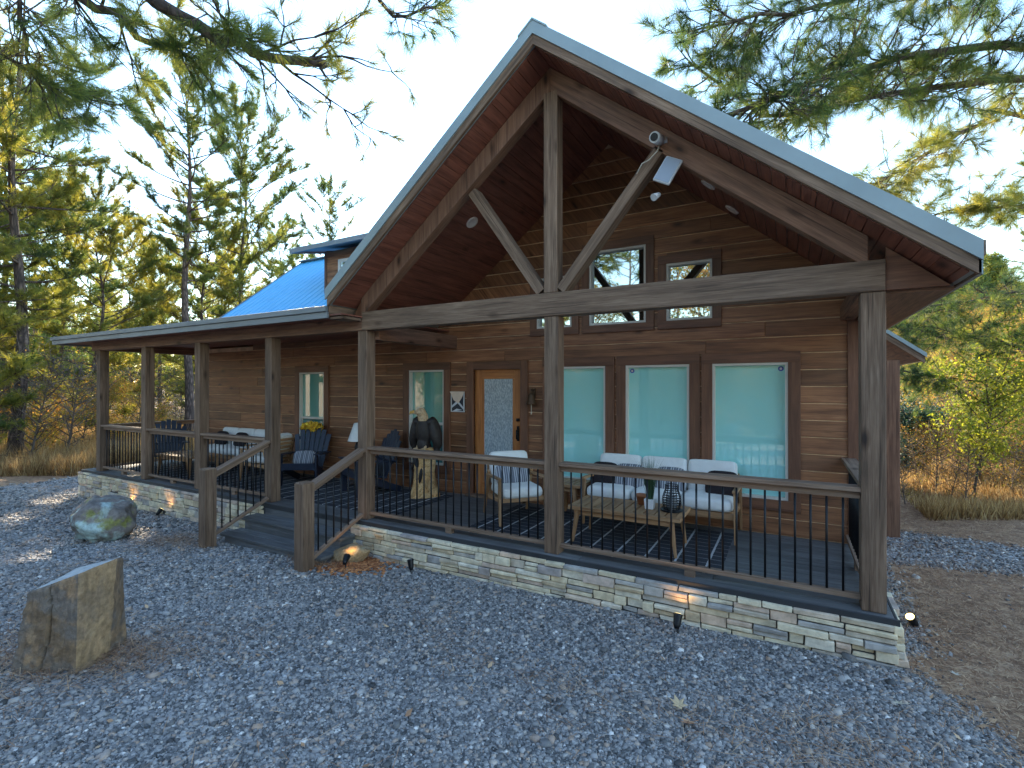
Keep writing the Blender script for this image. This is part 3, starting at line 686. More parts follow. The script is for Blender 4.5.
# lower extension at the right rear
ex = 3.33; P = [(CX + ex, 4.0, APEX + .022 - SL * ex), (CX + 3.86, 4.0, APEX + .022 - SL * 3.86), (CX + 3.86, 9, APEX + .022 - SL * 3.86), (CX + ex, 9, APEX + .022 - SL * ex)]
slab(rf, P, .12)
rf.build('roof', ['rake'], house)
c = MB(); slab(c, [(CX + ex - .2, 4.02, APEX - SL * (ex - .2)), (CX + 3.83, 4.02, APEX - SL * 3.83), (CX + 3.83, 9, APEX - SL * 3.83), (CX + ex - .2, 9, APEX - SL * (ex - .2))], .02); c.build('soffit', 'timber_brown', house)
def rake(y, d0, d1, sgn, zoff, wood_h, met_h, name='rake_board'):
    q = lambda dx, up: (CX + sgn * dx, y, APEX - SL * dx + up)
    lo, hi = q(d0, zoff), q(d1, zoff)
    w_ = MB(); poly = [q(d0, zoff), q(d1, zoff), q(d1, zoff + wood_h), q(d0, zoff + wood_h)]
    if sgn < 0: poly = poly[::-1]
    w_.prism(poly, (0, -.035, 0)); wd = w_.build(name, 'timber', house, .003)
    m_ = MB(); poly = [(p[0], y - .032, p[2]) for p in (q(d0, zoff + wood_h - .004), q(d1 + .02, zoff + wood_h - .004 - .0), q(d1 + .02, zoff + wood_h + met_h), q(d0, zoff + wood_h + met_h))]
    if sgn < 0: poly = poly[::-1]
    m_.prism(poly, (0, -.02, 0))
    top = [(p[0], y - .05, p[2]) for p in (q(d0, zoff + wood_h + met_h), q(d1 + .02, zoff + wood_h + met_h))]
    P = [Vector(top[0]), Vector(top[1]), Vector(top[1]) + Vector((0, .16, 0)), Vector(top[0]) + Vector((0, .16, 0))]
    if sgn < 0: P = [P[1], P[0], P[3], P[2]]
    slab(m_, P, .006)
    m_.build('rake_flashing', 'rake', house)
rake(YF, 0, 3.33, 1, 0, .105, .125); rake(YF, 0, 2.98, -1, 0, .105, .125)
rake(4.0, 3.2, 3.86, 1, -.01, .1, .05)
rc = MB()
for sgn in (-1, 1):
    q0, q1 = Vector((CX, YF - .06, APEX + .232)), Vector((CX + sgn * .16, YF - .06, APEX + .232 - SL * .16)); P = [q0, q1, q1 + Vector((0, 8, 0)), q0 + Vector((0, 8, 0))]
    if sgn < 0: P = [P[1], P[0], P[3], P[2]]
    slab(rc, P, .02)
rc.build('ridge_cap', 'rake', house)
e = MB(); e.box(CX + 3.33, CX + 3.352, YF, 4.0, 2.545, 2.66); e.box(CX + 3.335, CX + 3.37, YF - .02, 4.0, 2.66, 2.76); e.build('eave_board', 'timber', house)
# porch lean-to roof on the left
pr = MB(); slab(pr, [(-13.7, YF, 2.72), (-5.25, YF, 2.72), (-5.25, 2.15, 3.02), (-13.7, 2.15, 3.02)], .1)
x = -13.6
while x < -5.3: pr.hexa([(x, YF - .012, 2.82), (x + .03, YF - .012, 2.82), (x + .03, 2.15, 3.12), (x, 2.15, 3.12), (x + .008, YF - .012, 2.832), (x + .022, YF - .012, 2.832), (x + .022, 2.15, 3.138), (x + .008, 2.15, 3.138)]); x += .23
pr.build('porch_roof', 'roof', house)
f_ = MB(); f_.box(-5.248, -5.0, YF + .04, -.02, 2.655, 2.69, L=0); f_.box(-5.248, -5.215, YF + .004, 1.9, 2.692, 2.85, L=1); f_.build('eave_return', 'timber', house, .003)
f_ = MB(); f_.box(-13.73, -5.215, YF - .03, YF + .002, 2.665, 2.745, L=0); f_.box(-13.73, -13.70, YF + .004, 8, 2.665, 2.745, L=1); f_.build('fascia', 'gutter', house, .003)
f_ = MB(); f_.box(-13.76, -5.225, YF - .055, YF - .001, 2.749, 2.822, L=0); f_.box(-13.76, -13.702, YF + .0, 8, 2.749, 2.84, L=1); f_.build('eave_flashing', 'gutter', house, .006)
cp = MB(); y = YF + .01
while y < 8: cp.box(-13.69, -4.99 if y < 1.9 else XL, y + .002, y + .098, 2.70, 2.718, L=0); y += .1
cp.build('porch_ceiling', 'soffit', house)
# main roof (ridge along x) with ribs
mr = MB(); Z0, Z1 = 3.09, 5.41
slab(mr, [(-12.68, 2.1, Z0), (-3.2, 2.1, Z0), (-2.3, 5.0, Z1), (-12.68, 5.0, Z1)], .05)
slab(mr, [(-12.68, 5.002, Z1), (-2.3, 5.002, Z1), (-2.3, 8.3, 2.8), (-12.68, 8.3, 2.8)], .05)
x = -12.62
while x < -5.2:
    mr.hexa([(x, 2.1, Z0 + .05), (x + .035, 2.1, Z0 + .05), (x + .035, 5, Z1 + .05), (x, 5, Z1 + .05), (x + .012, 2.1, Z0 + .064), (x + .023, 2.1, Z0 + .064), (x + .023, 5, Z1 + .064), (x + .012, 5, Z1 + .064)]); x += .23
mr.build('roof', 'roof', house)
m_ = MB(); m_.box(-12.7, -2.4, 4.88, 5.12, Z1 + .055, Z1 + .085); m_.prism([(-12.70, 2.1, Z0 - .06), (-12.70, 5, Z1 - .06), (-12.70, 5, Z1 + .08), (-12.70, 2.1, Z0 + .08)], (.018, 0, 0)); m_.build('roof_flashing', 'gutter', house)
# dormer
dm = MB(); DY = 3.1; DX0, DX1 = -9.42, -6.3; z = 3.85
while z < 4.86:
    for (a_, b_) in ((DX0, -8.98), (-8.22, DX1)) if 4.02 < z + .05 < 4.6 else ((DX0, DX1),): dm.box(a_, b_, DY, DY + .03, z + .004, min(z + .148, 4.88), L=0)
    z += .15
dm.box(DX0 + .01, DX1, DY + .02, DY + .05, 3.8, 4.0, r=.3); dm.box(DX0 + .01, DX1, DY + .02, DY + .05, 4.66, 4.9, r=.3); dm.prism([(DX0 + .003, DY + .03, 3.85), (DX0 + .003, DY + .03, 4.93), (DX0 + .003, 4.9, 5.36)], (.05, 0, 0))
dorm = dm.build('dormer', 'siding', house)
q = MB(); q.box(DX0 - .012, DX0 + .07, DY - .012, DY - .001, 3.9, 4.9); q.build('dormer_trim', 'trim', dorm)
q = MB(); slab(q, [(-9.95, 2.62, 4.87), (-6.0, 2.62, 4.87), (-6.0, 5.02, 5.42), (-9.95, 5.02, 5.42)], .03); q.build('dormer_roof', 'gutter', dorm)
q = MB(); q.box(-9.98, -6, 2.57, 2.618, 4.82, 4.92); q.prism([(-9.98, 2.62, 4.82), (-9.98, 5.02, 5.37), (-9.98, 5.02, 5.46), (-9.98, 2.62, 4.92)], (.03, 0, 0)); q.build('dormer_fascia', 'gutter', dorm)
q = MB(); q.box(-8.98, -8.22, DY - .012, DY + .03, 4.6, 4.67); q.box(-8.98, -8.22, DY - .012, DY + .03, 3.95, 4.02); q.box(-8.98, -8.92, DY - .012, DY + .03, 4.02, 4.6); q.box(-8.28, -8.22, DY - .012, DY + .03, 4.02, 4.6); dw = q.build('dormer_window', 'white_frame', dorm)
q = MB(); q.box(-8.92, -8.28, DY + .01, DY + .02, 4.02, 4.6); q.build('dormer_pane', 'dark_glass', dorm)

# railings
def railing(A, B, cap=True, z0=0.0, z1=0.0, blocks=True, spacing=.112):
    """A,B ends (x,y); z0,z1 base heights at each end"""
    A = Vector((A[0], A[1], z0)); B = Vector((B[0], B[1], z1)); d = B - A; L = d.length; up = Vector((0, 0, 1))
    c = MB(); c.beam(A + up * .955, B + up * .955, .14, .038); rl = c.build('railing', 'rail', house, .004)
    c = MB(); c.beam(A + up * .905, B + up * .905, .042, .06); c.build('top_rail', 'rail', rl, .003)
    c = MB(); c.beam(A + up * .085, B + up * .085, .06, .042); c.build('bottom_rail', 'rail', rl, .003)
    n = max(2, int(round((B - A).xy.length / spacing)))
    tpl = None
    for i in range(1, n):
        p = A.lerp(B, i / n); 
        if tpl is None:
            bb = MB(); bb.tube([(0, 0, .1), (0, 0, .885)], .0095, 8); tpl = bb.build('baluster', 'black', rl); o = tpl
        else:
            o = tpl.copy(); COL.objects.link(o); o.parent = rl
        o.location = p
    if blocks and z0 == z1:
        c = MB(); m_ = A.lerp(B, .5); c.box(m_.x - .045, m_.x + .045, m_.y - .03, m_.y + .03, .001, .063) if abs(d.x) > abs(d.y) else c.box(m_.x - .03, m_.x + .03, m_.y - .045, m_.y + .045, .001, .063); c.build('rail_block', 'rail', rl)
    return rl
yc = PW / 2
for i in range(6):
    if i == 3: continue
    railing((PX[i] + PW / 2, yc), (PX[i + 1] - PW / 2, yc))
railing((PX[6], PW), (PX[6], WY - .04)); railing((PX[0], PW), (PX[0], WY + 2.4))
for sx in (-7.0, -5.0):
    p = MB(); p.box(sx - .08, sx + .08, -.98, -.82, float(gz(sx, -.9)) - .1, .64); p.hexa([(sx - .08, -.98, .64), (sx + .08, -.98, .64), (sx + .08, -.82, .64), (sx - .08, -.82, .64), (sx - .06, -.96, .655), (sx + .06, -.96, .655), (sx + .06, -.84, .655), (sx - .06, -.84, .655)])
    p.build('newel_post', 'timber', house, .006)
    railing((sx, -.82), (sx, .0), z0=-.37, z1=-.02, blocks=False, spacing=.12)

# ---------------------------------------------------------------- fixtures on the house
def disc_light(loc, sgn, lab):
    m_ = MB(); m_.lathe([(0, 0), (.055, 0), (.06, -.004), (.085, -.008), (.09, 0), (.09, .01), (0, .01)], (0, 0, 0), 24); o = m_.build('recessed_light', 'disc')
    o.location = loc; a_ = math.atan(SL) * sgn; o.rotation_euler = (0, a_, 0); tag(o, lab, 'ceiling light', 'round lights in the gable ceiling'); return o
disc_light((-3.73, .75, roofz(-3.73) - .012), -1, 'round pale light in the left slope of the gable ceiling')
disc_light((-.80, 1.12, roofz(-.80) - .012), 1, 'round pale light in the right ceiling slope, nearer the eave')
disc_light((-.60, 1.62, roofz(-.60) - .012), 1, 'round pale light in the right ceiling slope, nearer the wall')
c = empty('security_camera', (-1.07, -.02, 4.12), label='white bullet security camera at the top of the right strut', cat='camera')
m_ = MB(); m_.tube([(0, .0, 0), (-.02, -.15, -.03)], [.05, .05], 16); m_.lathe([(.0, -.03), (.055, -.03), (.055, .02), (0, .02)], (.01, .03, .0), 16); m_.build('body', 'lightgrey', c)
m_ = MB(); m_.tube([(-.0205, -.151, -.0302), (-.022, -.158, -.0316)], .036, 16); m_.build('lens', 'black', c)
m_ = MB(); m_.tube([(0, -.02, -.05), (-.02, -.03, -.11), (-.1, -.015, -.17), (-.17, -.013, -.19), (-.22, -.013, -.28)], .006, 6); m_.build('cable', 'rope', c)
c = empty('solar_floodlight', (-.99, -.06, 3.79), label='grey solar panel floodlight hanging under the right rafter', cat='floodlight')
m_ = MB(); m_.T = Matrix.Rotation(R(28), 4, 'Y') @ Matrix.Rotation(R(-12), 4, 'X'); m_.box(-.085, .085, -.03, 0, -.13, .13); m_.build('housing', 'lightgrey', c, .012)
m_ = MB(); m_.T = Matrix.Rotation(R(28), 4, 'Y') @ Matrix.Rotation(R(-12), 4, 'X'); m_.box(-.072, .072, -.034, -.031, -.117, .117); m_.build('panel', 'grey_plastic', c)
m_ = MB(); m_.tube([(0, 0, .05), (.0, .1, .16)], .012); m_.tube([(-.08, .0, -.2), (-.12, -.06, -.24)], [.02, .035], 12); m_.build('bracket', 'lightgrey', c)
b_ = empty('porch_bell', (-3.40, WY - .08, 1.58), label='bronze bell hanging by the front door with a pull rope', cat='bell')
m_ = MB(); m_.lathe([(.012, .1), (.03, .095), (.045, .06), (.055, .0), (.085, -.06), (.088, -.07), (.07, -.065)], (0, -.05, 0)); m_.build('bell_cup', 'bronze', b_)
m_ = MB(); m_.box(-.03, .03, .02, .035, .02, .17); m_.tube([(0, .02, .14), (0, -.05, .15), (0, -.05, .09)], .01); m_.build('bracket', 'bronze', b_)
m_ = MB(); m_.tube([(0, -.05, -.05), (0, -.05, -.2)], .007, 6); m_.lathe([(.0, -.2), (.012, -.19), (.012, -.22), (0, -.23)], (0, -.05, 0), 8); m_.build('pull_rope', 'rope', b_)
s_ = empty('framed_picture', (-4.81, WY - .045, 1.52), label='small framed black and white mountain picture with a pale pennant beside the door', cat='picture')
m_ = MB()
for (a_, q_, c_, d__) in ((-.135, .135, .15, .165), (-.135, .135, -.165, -.15), (-.135, -.12, -.15, .15), (.12, .135, -.15, .15)): m_.box(a_, q_, -.02, .0, c_, d__)
m_.build('frame', 'lightgrey', s_)
m_ = MB(); m_.box(-.12, .12, -.008, 0, -.15, .15, mi=0)
m_.prism([(-.12, -.0095, -.06), (.0, -.0095, .03), (.12, -.0095, -.09), (.12, -.0095, -.13), (0, -.0095, -.02), (-.12, -.0095, -.1)], (0, -.001, 0), mi=1)
m_.prism([(-.1, -.0095, -.15), (-.02, -.0095, -.15), (.09, -.0095, -.13), (-.02, -.0095, -.11)], (0, -.001, 0), mi=1)
m_.build('print', [plain('print_dark', (.03, .035, .05), .5), plain('print_pale', (.6, .62, .66), .5)], s_)
m_ = MB(); m_.prism([(-.15, -.024, .175), (-.07, -.024, .03), (.02, -.024, -.02), (.08, -.024, .05), (.15, -.024, .175)], (0, -.004, 0)); m_.build('pennant', 'paper', s_)

# ---------------------------------------------------------------- porch furniture
def rug(x0, x1, y0, y1, lab):
    m_ = MB(); w_, h_ = (x1 - x0) / 2, (y1 - y0) / 2; m_.box(-w_, w_, -h_, h_, 0, .009); o = m_.build('porch_rug', 'rug', None, .003, 1); o.location = ((x0 + x1) / 2, (y0 + y1) / 2, .001); return tag(o, lab, 'rug', 'dark patterned porch rugs')
rug(-3.55, -.58, .22, 1.72, 'dark rug with white grid lines under the right lounge set')
rug(-9.0, -4.75, .3, 1.75, 'dark rug with white lines behind the steps')
rug(-12.3, -9.3, .25, 1.75, 'dark rug under the left lounge set')
def armchair():
    """faces local -y; width .66, depth .72"""
    r_ = empty('lounge_armchair', (0, 0, 0), cat='armchair')
    for sx in (-.31, .31):
        f = MB(); f.beam((sx, -.31, .34), (sx * 1.02, -.35, 0), .035, .06, (0, 1, 0), .03, .03); f.beam((sx, -.31, .58), (sx, -.31, .32), .035, .05, (0, 1, 0), .035, .06); f.build('leg', 'teak', r_, .005)
        f = MB(); f.beam((sx, .2, .62), (sx * 1.02, .4, 0), .035, .07, (0, 1, 0), .03, .035); f.build('leg', 'teak', r_, .005)
        f = MB(); f.beam((sx, -.36, .59), (sx, .26, .56), .055, .03); f.build('armrest', 'teak', r_, .008)
    f = MB(); f.beam((-.3, -.3, .31), (.3, -.3, .31), .03, .06); f.beam((-.3, .25, .27), (.3, .25, .27), .03, .06)
    for sx in (-.29, .29): f.beam((sx, -.3, .31), (sx, .27, .27), .03, .06)
    for k_ in range(5): y_ = -.2 + k_ * .1; f.beam((-.28, y_, .315 - k_ * .007), (.28, y_, .315 - k_ * .007), .06, .015)
    f.build('seat_frame', 'teak', r_, .004)
    f = MB()
    for sx in (-.27, .27): f.beam((sx, .24, .3), (sx, .4, .8), .04, .03, (0, 1, 0))
    for k_ in range(6): q = .38 + k_ * .075; f.beam((-.26, .24 + (q - .3) * .32, q), (.26, .24 + (q - .3) * .32, q), .012, .05)
    f.build('backrest', 'teak', r_, .004)
    f = MB(); f.cushion((0, -.06, .395), (.285, .29, .075)); f.build('seat_cushion', 'cushion', r_)
    f = MB(); f.cushion((0, .24, .64), (.28, .23, .08), Matrix.Rotation(R(70), 3, 'X')); f.build('back_cushion', 'cushion', r_)
    return r_
def sofa(w_=1.85, n=3):
    """faces local -y"""
    r_ = empty('outdoor_sofa', (0, 0, 0), cat='sofa'); h_ = w_ / 2
    for sx in (-h_ + .03, h_ - .03):
        f = MB(); f.beam((sx, -.31, .58), (sx * 1.005, -.33, 0), .04, .05, (0, 1, 0), .03, .03); f.build('leg', 'teak', r_, .005)
        f = MB(); f.beam((sx, .3, .6), (sx * 1.005, .36, 0), .04, .05, (0, 1, 0), .03, .03); f.build('leg', 'teak', r_, .005)
        f = MB(); f.beam((sx, -.36, .59), (sx, .34, .57), .06, .03); f.build('armrest', 'teak', r_, .008)
    f = MB(); f.beam((-h_ + .03, -.3, .3), (h_ - .03, -.3, .3), .03, .07); f.beam((-h_ + .03, .3, .3), (h_ - .03, .3, .3), .03, .07)
    for sx in (-h_ + .05, 0, h_ - .05): f.beam((sx, -.3, .3), (sx, .3, .3), .03, .06)
    for k_ in range(5): y_ = -.22 + k_ * .11; f.beam((-h_ + .05, y_, .33), (h_ - .05, y_, .33), .07, .014)
    f.build('seat_frame', 'teak', r_, .004)
    f = MB(); f.beam((-h_ + .04, .36, .66), (h_ - .04, .36, .66), .025, .06); f.beam((-h_ + .04, .34, .45), (h_ - .04, .34, .45), .02, .05); f.build('backrest', 'teak', r_, .004)
    cw = (w_ - .1) / n
    for k_ in range(n):
        x_ = -h_ + .05 + cw * (k_ + .5)
        f = MB(); f.cushion((x_, -.03, .415), (cw / 2 * .995, .31, .08)); f.build('seat_cushion', 'cushion', r_)
        f = MB(); f.cushion((x_, .24, .64), (cw / 2 * .99, .21, .075), Matrix.Rotation(R(76 + k_), 3, 'X')); f.build('back_cushion', 'cushion', r_)
    return r_
def throw_pillow(loc, w_, h_, tilt, rz, mat, lab, grp=None):
    m_ = MB(); m_.cushion((0, 0, 0), (w_, h_, .065), puff=.5); o = m_.build('throw_pillow', mat); o.location = loc; o.rotation_euler = (R(tilt), 0, rz)
    tag(o, lab, 'pillow', grp); return o
CA = R(48)   # heading of the right armchair (local -y turned)
ac = armchair(); ac.location = (-3.24, 1.05, .012); ac.rotation_euler = (0, 0, CA); ac['label'] = 'teak armchair with white cushions beside the post, facing the slatted coffee table'; ac['group'] = 'teak lounge armchairs'
Mz = Matrix.Translation(ac.location) @ rotz(CA)
pl = Mz @ Vector((.0, .1, .57)); throw_pillow(pl, .24, .15, 66, CA, 'striped', 'dark striped pillow on the white armchair by the door', 'striped pillows')
so = sofa(); so.location = (-1.43, 1.56, .012); so['label'] = 'three seat teak sofa with white cushions under the big windows'; so['group'] = 'teak porch sofas'
for (dx, mt, w_, lab) in ((-.74, 'darkpillow', .19, 'black pillow at the left end of the window sofa'), (-.4, 'striped', .2, 'grey striped pillow at the left of the window sofa'), (.12, 'striped', .19, 'grey striped pillow behind the wire lantern on the sofa'), (.72, 'darkpillow', .19, 'black pillow at the right end of the window sofa')):
    throw_pillow((-1.43 + dx, 1.60,   .60), w_, .17, 70, 0, mt, lab, 'black sofa pillows' if mt == 'darkpillow' else 'striped pillows')
def table(name, w_, d_, h_, slats=8, splay=.05):
    r_ = empty(name, (0, 0, 0), cat='table'); a_, b_ = w_ / 2, d_ / 2
    f = MB(); f.beam((-a_, -b_ + .03, h_ - .02), (a_, -b_ + .03, h_ - .02), .06, .04); f.beam((-a_, b_ - .03, h_ - .02), (a_, b_ - .03, h_ - .02), .06, .04)
    f.box(-a_, -a_ + .06, -b_ + .06, b_ - .06, h_ - .039, h_ - .001); f.box(a_ - .06, a_, -b_ + .06, b_ - .06, h_ - .039, h_ - .001)
    sp = (w_ - .12) / slats
    for k_ in range(slats): f.box(-a_ + .06 + sp * k_ + .008, -a_ + .06 + sp * (k_ + 1) - .008, -b_ + .062, b_ - .062, h_ - .03, h_ - .003, L=1)
    f.build('tabletop', 'teak', r_, .003)
    f = MB(); f.beam((-a_ + .08, -b_ + .06, h_ - .08), (a_ - .08, -b_ + .06, h_ - .08), .02, .05); f.build('apron', 'teak', r_, .003); f = MB(); f.beam((-a_ + .08, b_ - .06, h_ - .08), (a_ - .08, b_ - .06, h_ - .08), .02, .05); f.build('apron', 'teak', r_, .003)
    for sx in (-1, 1):
        for sy in (-1, 1):
            f = MB(); f.beam((sx * (a_ - .1), sy * (b_ - .06), h_ - .04), (sx * (a_ - .1 + splay), sy * (b_ - .03), 0), .045, .07, (0, 1, 0), .025, .03); f.build('leg', 'teak', r_, .004)
    return r_
ct = table('coffee_table', 1.24, .62, .41, 10); ct.location = (-1.60, .76, .012); ct['label'] = 'slatted teak coffee table holding the grass pot and wire lantern'; ct['group'] = 'slatted teak tables'
sdt = table('side_table', .46, .46, .47, 5, .03); sdt.location = (-2.62, 1.5, .012); sdt['label'] = 'small slatted teak side table between armchair and window sofa'; sdt['group'] = 'slatted teak tables'
TZ = .423
def blades(name, n, L, r0, mat, parent, base=(0, 0, 0), spread=.5):
    V, F, Rn = [], [], []
    for i in range(n):
        az = random.uniform(0, 6.28); ln = L * random.uniform(.6, 1.1); sp = random.uniform(.05, spread); b0 = Vector(base) + Vector((math.cos(az), math.sin(az), 0)) * r0 * random.random(); s_ = Vector((-math.sin(az), math.cos(az), 0)) * .004
        pts = [b0 + Vector((math.cos(az) * sp * ln * t_ ** 1.8, math.sin(az) * sp * ln * t_ ** 1.8, ln * (t_ - .25 * sp * t_ * t_))) for t_ in (0, .35, .7, 1)]
        k_ = len(V)
        for j, p in enumerate(pts): w_ = 1 - j * .3; V += [p - s_ * w_, p + s_ * w_]
        for j in range(3): F.append((k_ + 2 * j, k_ + 2 * j + 1, k_ + 2 * j + 3, k_ + 2 * j + 2))
        Rn += [random.random()] * 8
    return npmesh(name, np.array([tuple(v) for v in V]), np.array(F), mat, np.array(Rn), parent)
pt = empty('potted_grass', (-1.36, .75, TZ + .001), label='spiky green grass in a square white pot on the coffee table', cat='potted plant')
m_ = MB(); m_.hexa([(-.045, -.045, 0), (.045, -.045, 0), (.045, .045, 0), (-.045, .045, 0), (-.055, -.055, .11), (.055, -.055, .11), (.055, .055, .11), (-.055, .055, .11)]); m_.build('pot', 'whitepot', pt, .006)
blades('leaves', 170, .46, .04, 'grassblade', pt, (0, 0, .1), .45)
tp = empty('terracotta_pot', (-1.50, .92, TZ + .001), label='small terracotta pot behind the white pot', cat='pot')
m_ = MB(); m_.lathe([(0, 0), (.04, 0), (.055, .09), (.062, .09), (.062, .115), (.052, .115), (.05, .09), (0, .088)]); m_.build('pot_body', 'terracotta', tp)
ln = empty('wire_lantern', (-1.13, .78, TZ + .001), label='round black wire lantern on the right of the coffee table', cat='lantern')
m_ = MB(); m_.lathe([(0, 0), (.115, 0), (.12, .015), (.11, .012), (0, .01)]); m_.build('tray', 'black', ln)
m_ = MB()
for k_ in range(11):
    zz = .02 + k_ * .026; rr = .07 + .03 * math.sin(math.pi * min(1, (k_ + 1) / 9)); m_.tube([(rr * math.cos(a_ * math.pi / 10), rr * math.sin(a_ * math.pi / 10), zz) for a_ in range(21)], .0045, 6, cap=False)
for k_ in range(16):
    a_ = k_ * math.pi / 8; m_.tube([((.07 + .03 * math.sin(math.pi * min(1, (j + 1) / 9))) * math.cos(a_), (.07 + .03 * math.sin(math.pi * min(1, (j + 1) / 9))) * math.sin(a_), .02 + j * .026) for j in range(11)], .003, 5)
m_.build('cage', 'black', ln)
m_ = MB(); m_.lathe([(0, .01), (.05, .01), (.055, .05), (.055, .13), (.045, .15), (0, .15)], seg=16); m_.build('glass_jar', plain('smoky_glass', (.25, .28, .3), .1), ln)

def adirondack():
    r_ = empty('adirondack_chair', (0, 0, 0), cat='chair')
    f = MB()
    for k_ in range(6): y_ = -.3 + k_ * .095; zz = .38 - .14 * (k_ / 5) ** .9; f.beam((-.27, y_, zz), (.27, y_, zz), .085, .02)
    f.build('seat', 'navy', r_, .004)
    f = MB(); n = 7
    for k_ in range(n):
        x_ = (k_ - 3) * .083; top = .78 - .09 * abs(k_ - 3) ** 1.6 / 3; fan = (k_ - 3) * .018
        f.beam((x_ * .85, .2, .24), (x_ + fan, .2 + top * .38, .24 + top), .074, .02, (0, 1, 0), .088, .02)
    f.build('backrest', 'navy', r_, .006)
    f = MB(); f.beam((-.3, .30, .5), (.3, .30, .5), .03, .06); f.beam((-.26, .42, .78), (.26, .42, .78), .02, .06); f.build('back_brace', 'navy', r_)
    for sx in (-1, 1):
        f = MB(); f.beam((sx * .34, -.38, .56), (sx * .31, .34, .52), .13, .022); f.build('armrest', 'navy', r_, .008)
        f = MB(); f.beam((sx * .31, -.3, .55), (sx * .31, -.3, 0), .03, .09, (0, 1, 0)); f.build('leg', 'navy', r_, .004)
        f = MB(); f.beam((sx * .28, -.33, .33), (sx * .28, .45, .02), .03, .11); f.build('leg', 'navy', r_, .004)
    f = MB(); f.beam((-.29, -.33, .34), (.29, -.33, .34), .022, .12); f.build('front_apron', 'navy', r_, .004)
    return r_
ad = adirondack(); ad.location = (-7.78, 1.28, .012); ad.rotation_euler = (0, 0, R(32)); ad['label'] = 'navy slatted adirondack chair with a grey pillow, facing the steps'; ad['group'] = 'navy adirondack chairs'
throw_pillow((-7.76, 1.25, .47), .2, .14, 60, R(32), 'striped', 'grey striped pillow on the navy chair behind the steps', 'striped pillows')
a2 = dup(ad, (-6.2, 1.30, .012), R(-22), 'navy adirondack chair turned sideways next to the carved eagle', 'navy adirondack chairs')
throw_pillow((-6.22, 1.26, .47), .19, .14, 62, R(-22), 'cushion', 'white pillow on the navy chair beside the eagle')
c2 = dup(ac, (-8.75, 1.2, .012), R(-78), 'teak armchair seen from behind, beyond the left stair rail', 'teak lounge armchairs')
s2 = dup(so, (-10.35, 1.56, .012), 0, 'teak sofa with white cushions along the left end of the wall', 'teak porch sofas')
for dx in (-.6, .1): throw_pillow((-10.35 + dx, 1.6, .635), .19, .16, 72, 0, 'darkpillow', 'black pillow on the far left sofa, ' + ('left one' if dx < 0 else 'middle one'), 'black sofa pillows')
t2 = dup(ct, (-10.6, .72, .012), 0, 'slatted teak coffee table in front of the far left sofa', 'slatted teak tables')
a3 = dup(ad, (-11.85, .95, .012), R(62), 'navy adirondack chair at the far left end of the porch', 'navy adirondack chairs')
# flowers and lamp by the first window
fs = empty('plant_stand', (-8.17, 1.74, 0.001), label='black stand with a pot of yellow flowers below the left window', cat='plant stand')
m_ = MB(); m_.lathe([(0, .68), (.13, .68), (.13, .7), (0, .7)])
for a_ in range(3): m_.tube([(.1 * math.cos(a_ * 2.1), .1 * math.sin(a_ * 2.1), .68), (.15 * math.cos(a_ * 2.1), .15 * math.sin(a_ * 2.1), 0)], .01, 6)
m_.build('stand', 'black', fs); m_ = MB(); m_.lathe([(0, .701), (.08, .701), (.1, .87), (.09, .87), (.08, .84), (0, .84)]); m_.build('pot', 'terracotta', fs)
n_ = 700; u_ = rng.normal(size=(n_, 3)); u_ /= np.linalg.norm(u_, axis=1, keepdims=True); P = u_ * np.array([.26, .17, .11]) * rng.uniform(.75, 1, (n_, 1)) + [0, 0, .97]; q1 = rng.normal(size=(n_, 3)) * .017; q2 = rng.normal(size=(n_, 3)) * .017
npmesh('flowers', np.stack([P - q1, P + q2, P + q1, P - q2], 1).reshape(-1, 3), np.arange(n_ * 4).reshape(-1, 4), 'yellow', np.repeat(rng.random(n_), 4), fs)
lp = empty('table_lamp', (-6.78, 1.6, .001), label='lamp with a white cone shade just left of the middle post', cat='lamp')
m_ = MB(); m_.lathe([(.0, 0), (.15, 0), (.15, .02), (.03, .03), (.02, .5), (.05, .55), (.05, .7), (.015, .8), (.0, .8)]); m_.build('lamp_base', 'black', lp)
m_ = MB(); m_.lathe([(.17, .8), (.06, 1.12), (.058, 1.12), (.166, .8)]); m_.build('lamp_shade', 'cushion', lp)

# eagle carving
eg = empty('eagle_carving', (-5.16, 1.5, .002), R(8), label='carved wooden eagle with dark wings perched on a golden log', cat='carving')
def blob(parts, name, mat, parent, vox=.012, smooth_=True):
    """ellipsoids (centre, radii, rot euler) fused into one surface"""
    m_ = MB()
    for (c_, r_, e_) in parts:
        Rm = Matrix.Rotation(e_[2], 3, 'Z') @ Matrix.Rotation(e_[1], 3, 'Y') @ Matrix.Rotation(e_[0], 3, 'X')
        m_.grid(16, 10, lambda u, v: Vector(c_) + Rm @ Vector((r_[0] * math.cos(u * 2 * math.pi) * math.sin(v * math.pi + 1e-4), r_[1] * math.sin(u * 2 * math.pi) * math.sin(v * math.pi + 1e-4), -r_[2] * math.cos(v * math.pi))))
    o = m_.build(name, mat, parent); r = o.modifiers.new('fuse', 'REMESH'); r.mode = 'VOXEL'; r.voxel_size = vox; r.use_smooth_shade = True
    return o
m_ = MB(); random.seed(3)
prof = []
def logf(u, v):
    a_ = u * 2 * math.pi; rr = .19 + .015 * math.sin(3 * a_ + 1) + .03 * noise.noise((math.cos(a_) * 2, math.sin(a_) * 2, v * 3)) + .05 * max(0, .25 - v) * 3 * (1 + .6 * math.sin(2 * a_)); rr *= 1 - .25 * v
    return Vector((rr * math.cos(a_), rr * math.sin(a_), v * .78))
m_.grid(36, 30, logf); m_.lathe([(.15, .76), (.1, .79), (0, .8)]); m_.build('log', 'carved', eg)
